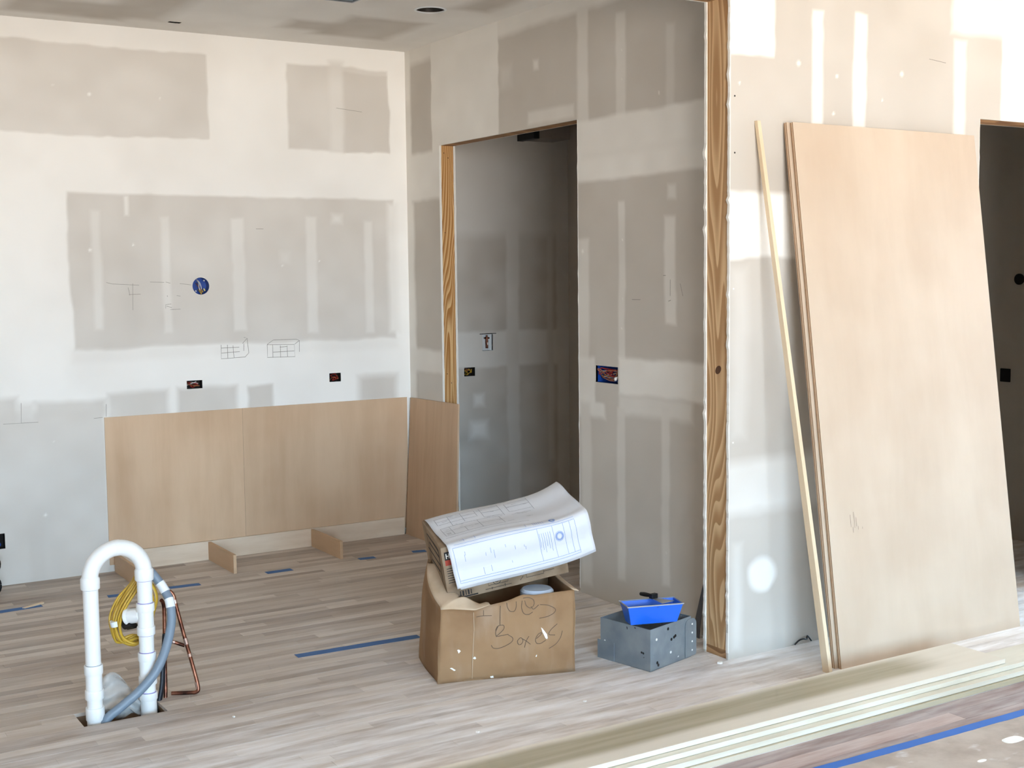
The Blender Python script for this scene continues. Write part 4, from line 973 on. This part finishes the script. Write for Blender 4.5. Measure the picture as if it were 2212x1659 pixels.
# washer supply box in the pantry
wb = tag(empty('supply_box'), 'white recessed water supply box with copper valve inside the pantry', 'plumbing box')
b = MB(); t = .003; x0, z0, x1, z1 = HW
b.box(x0-t, YA+.001, z0-t, x1+t, YA+.07, z0); b.box(x0-t, YA+.001, z1, x1+t, YA+.07, z1+t); b.box(x0-t, YA+.001, z0, x0, YA+.07, z1); b.box(x1, YA+.001, z0, x1+t, YA+.07, z1); b.box(x0, YA+.03, z0, x1, YA+.034, z1)
b.build('box_shell', M['tape_white'], wb)
MB().tube([(4.543, YA+.012, 1.222), (4.543, YA+.012, 1.27), (4.543, YA+.012, 1.312)], [.009, .010, .006], 12).build('valve_stem', M['copper'], wb, smooth=50)
MB().tube([(4.524, YA+.012, 1.292), (4.562, YA+.012, 1.292)], .006, 10).build('valve_handle', M['copper'], wb, smooth=50)
MB().tube([(4.543, YA+.002, 1.245), (4.543, YA+.002, 1.262)], .004, 8).build('valve_tag', M['white_wire'], wb, smooth=50)
MB().ribbon([(4.478, YA-.0008, 1.322), (4.53, YA-.0008, 1.323), (4.612, YA-.0008, 1.323)], (0, -1, 0), .005).build('cut_line', M['black'], wb)
# black duct high in the pantry
du = tag(empty('exhaust_duct'), 'dark metal duct box under the pantry ceiling, seen below the door head', 'duct')
MB().box(4.845, 7.40, 2.655, 5.10, YA-.003, 2.80).build('duct_body', plain('dull_duct', (150, 142, 134), .6), du, bev=.002)
MB().box(4.800, 7.395, 2.650, 4.845, YA-.003, 2.80).build('duct_mouth', M['black'], du, bev=.002)
# bedroom outlet and thermostat hole
tag(MB().box(6.990, 5.225, 1.01, 6.999, 5.300, 1.095).build('bedroom_outlet', M['black'], None, bev=.003), 'black outlet on the dark wall inside the right doorway', 'outlet')
tag(MB().tube([(6.999, 5.175, 1.665), (6.990, 5.175, 1.665)], .035, 20).build('round_outlet', M['black'], None, smooth=40), 'round black box on the dark wall at the right edge', 'electrical box')
# ceiling fittings
lt = tag(empty('recessed_light'), 'round recessed light housing in the kitchen ceiling', 'ceiling light')
b = MB(); b.tube([(CL[0], CL[1], ZC+.001), (CL[0], CL[1], ZC+.11)], CL[2]-.001, 36, caps=False); b.tube([(CL[0], CL[1], ZC+.11), (CL[0], CL[1], ZC+.112)], CL[2], 36)
b.build('housing', plain('lamp_housing', (70, 66, 62), .4, .5), lt, smooth=40)
base = MB(); n = 40
for k in range(n):
    th_ = 2*math.pi*k/n; c_, s_ = math.cos(th_), math.sin(th_)
    base.v += [(CL[0]+c_*r_, CL[1]+s_*r_, z_) for r_, z_ in ((CL[2]-.002, ZC-.001), (CL[2]+.010, ZC-.001), (CL[2]+.010, ZC-.004), (CL[2]-.002, ZC-.006))]
for k in range(n):
    i, j = 4*k, 4*((k+1) % n); base.f += [(i+m_, i+(m_+1) % 4, j+(m_+1) % 4, j+m_) for m_ in range(4)]
base.build('trim_ring', M['tape_white'], lt, smooth=40)
MB().box(CL[0]-.012, CL[1]-.05, ZC+.02, CL[0]+.012, CL[1]+.05, ZC+.035).build('socket_bracket', M['tape_white'], lt)
MB().tube([(CL[0], CL[1], ZC+.10), (CL[0], CL[1], ZC+.05)], [.03, .022], 16).build('lamp_socket', M['void'], lt, smooth=40)
rg = tag(empty('ceiling_register'), 'open rectangular duct register boot at the top edge of the ceiling', 'vent')
x0, y0, x1, y1 = CV; t = .0015; b = MB()
b.box(x0, y0, ZC+.001, x0+t, y1, ZC+.16); b.box(x1-t, y0, ZC+.001, x1, y1, ZC+.16); b.box(x0, y0, ZC+.001, x1, y0+t, ZC+.16); b.box(x0, y1-t, ZC+.001, x1, y1, ZC+.16); b.box(x0, y0, ZC+.158, x1, y1, ZC+.16)
b.build('duct_boot', M['galv'], rg)
b = MB()
for q in ((x0-.006, y0-.006, x0+.004, y1+.006), (x1-.004, y0-.006, x1+.006, y1+.006), (x0, y0-.006, x1, y0+.004), (x0, y1-.004, x1, y1+.006)): b.box(q[0], q[1], ZC-.006, q[2], q[3], ZC-.0005)
b.build('boot_rim', M['steel_edge'], rg)
x0, y0, x1, y1 = CB
tag(MB().box(x0+.001, y0+.001, ZC+.004, x1-.001, y1-.001, ZC+.06).build('ceiling_outlet_box', M['black'], None), 'small dark wire hole in the ceiling near the back wall', 'electrical box')
# black wires poking from the foot of the bright wall
wf = MB().tube(spline([(4.180, YC-.004, .003), (4.200, YC-.012, .022), (4.226, YC-.014, .026), (4.250, YC-.010, .020), (4.262, YC-.004, .032), (4.285, YC-.006, .006)], 6), .0035, 8).build('loose_wire', M['black'], None, smooth=60)
tag(wf, 'short black wire sticking out at the foot of the bright wall', 'wire')
# black rounded thing cut by the left edge of the photo: a coiled hose standing on the floor
bh = tag(empty('coiled_hose'), 'black coiled hose standing on the floor at the far left edge', 'hose')
rh = random.Random(9)
for k in range(6):      # two heaps of turns, one lying on top of the other against the wall
    zc = .070 if k < 3 else .182; yy = 7.34+.022*(k % 3)
    MB().tube([(1.196+(.050+.003*rh.random())*math.cos(a/24*2*math.pi), yy+.012*math.sin(a/24*2*math.pi+k), zc+(.052+.003*rh.random())*math.sin(a/24*2*math.pi)) for a in range(25)], .0125, 10).build('hose_turn', M['black'], bh, smooth=60)
MB().tube(spline([(1.19, 7.36, .235), (1.15, 7.40, .15), (1.10, 7.45, .03), (.95, 7.40, .013), (.70, 7.30, .013)], 8), .0125, 10).build('hose_tail', M['black'], bh, smooth=60)

# ------------------------------------------------------------------ pencil marks on the back wall
pm = [[(2.635,1.32),(2.634,1.234),(2.787,1.239)],[(2.634,1.3),(2.75,1.301)],[(2.636,1.269),(2.753,1.274)],[(2.675,1.319),(2.675,1.236)],[(2.711,1.313),(2.715,1.238)],[(2.781,1.323),(2.779,1.277)],[(2.772,1.323),(2.803,1.355),(2.782,1.362)],[(2.803,1.355),(2.811,1.263),(2.787,1.239)],
 [(2.933,1.309),(2.933,1.229),(3.117,1.227),(3.114,1.304),(2.933,1.309)],[(2.969,1.307),(2.969,1.227)],[(3.02,1.301),(3.02,1.225)],[(3.065,1.299),(3.067,1.227)],[(2.97,1.261),(3.113,1.263)],[(3.017,1.291),(3.064,1.293)],[(2.933,1.311),(2.974,1.337),(3.127,1.337),(3.149,1.328),(3.147,1.256)],[(3.117,1.306),(3.149,1.328)]]
pm2 = [[(1.955,1.711),(1.991,1.702),(2.146,1.693)],[(2.081,1.68),(2.089,1.634)],[(2.109,1.703),(2.104,1.546)],[(2.084,1.639),(2.153,1.64)],[(2.211,1.711),(2.296,1.707)],[(2.305,1.709),(2.333,1.702)],[(2.39,1.699),(2.46,1.690)],[(2.369,1.627),(2.392,1.624)],[(2.3,1.551),(2.3,1.574),(2.334,1.578)],[(2.305,1.565),(2.338,1.556)],[(2.328,1.544),(2.39,1.546)],[(2.312,1.63),(2.313,1.621)],[(1.928,1.0),(1.925,.925)],[(1.449,.921),(1.542,.92)],[(1.853,.92),(1.905,.922)],[(1.352,.922),(1.449,.921),(1.453,1.035)],[(3.44,2.80),(3.62,2.785)],[(2.88,2.03),(2.93,2.03)]]
b = MB()
for ln in pm: b.ribbon([(x, YA-.0006, z) for x, z in ln], (0, -1, 0), .0028)
b.build('pencil_sketch', M['pencil'], wall_back)
b = MB()
for ln in pm2: b.ribbon([(x, YA-.0006, z) for x, z in ln], (0, -1, 0), .0022)
b.build('pencil_dimension', M['pencil'], wall_back)
b = MB()
for ln in ([(4.86, 1.60), (4.88, 1.595)], [(4.90, 1.72), (4.92, 1.72)], [(4.865, 1.70), (4.865, 1.62)], [(4.79, 1.68), (4.77, 1.62)], [(5.10, 1.60), (5.17, 1.60)]): b.ribbon([(XB-.0006, y_, z_) for y_, z_ in ln], (-1, 0, 0), .003)
b.build('pencil_dimension', M['pencil'], wall_right)
MB().ribbon([(5.04, YC-.0006, 2.745), (5.16, YC-.0006, 2.735)], (0, -1, 0), .003).build('pencil_dimension', M['pencil'], wall_front)
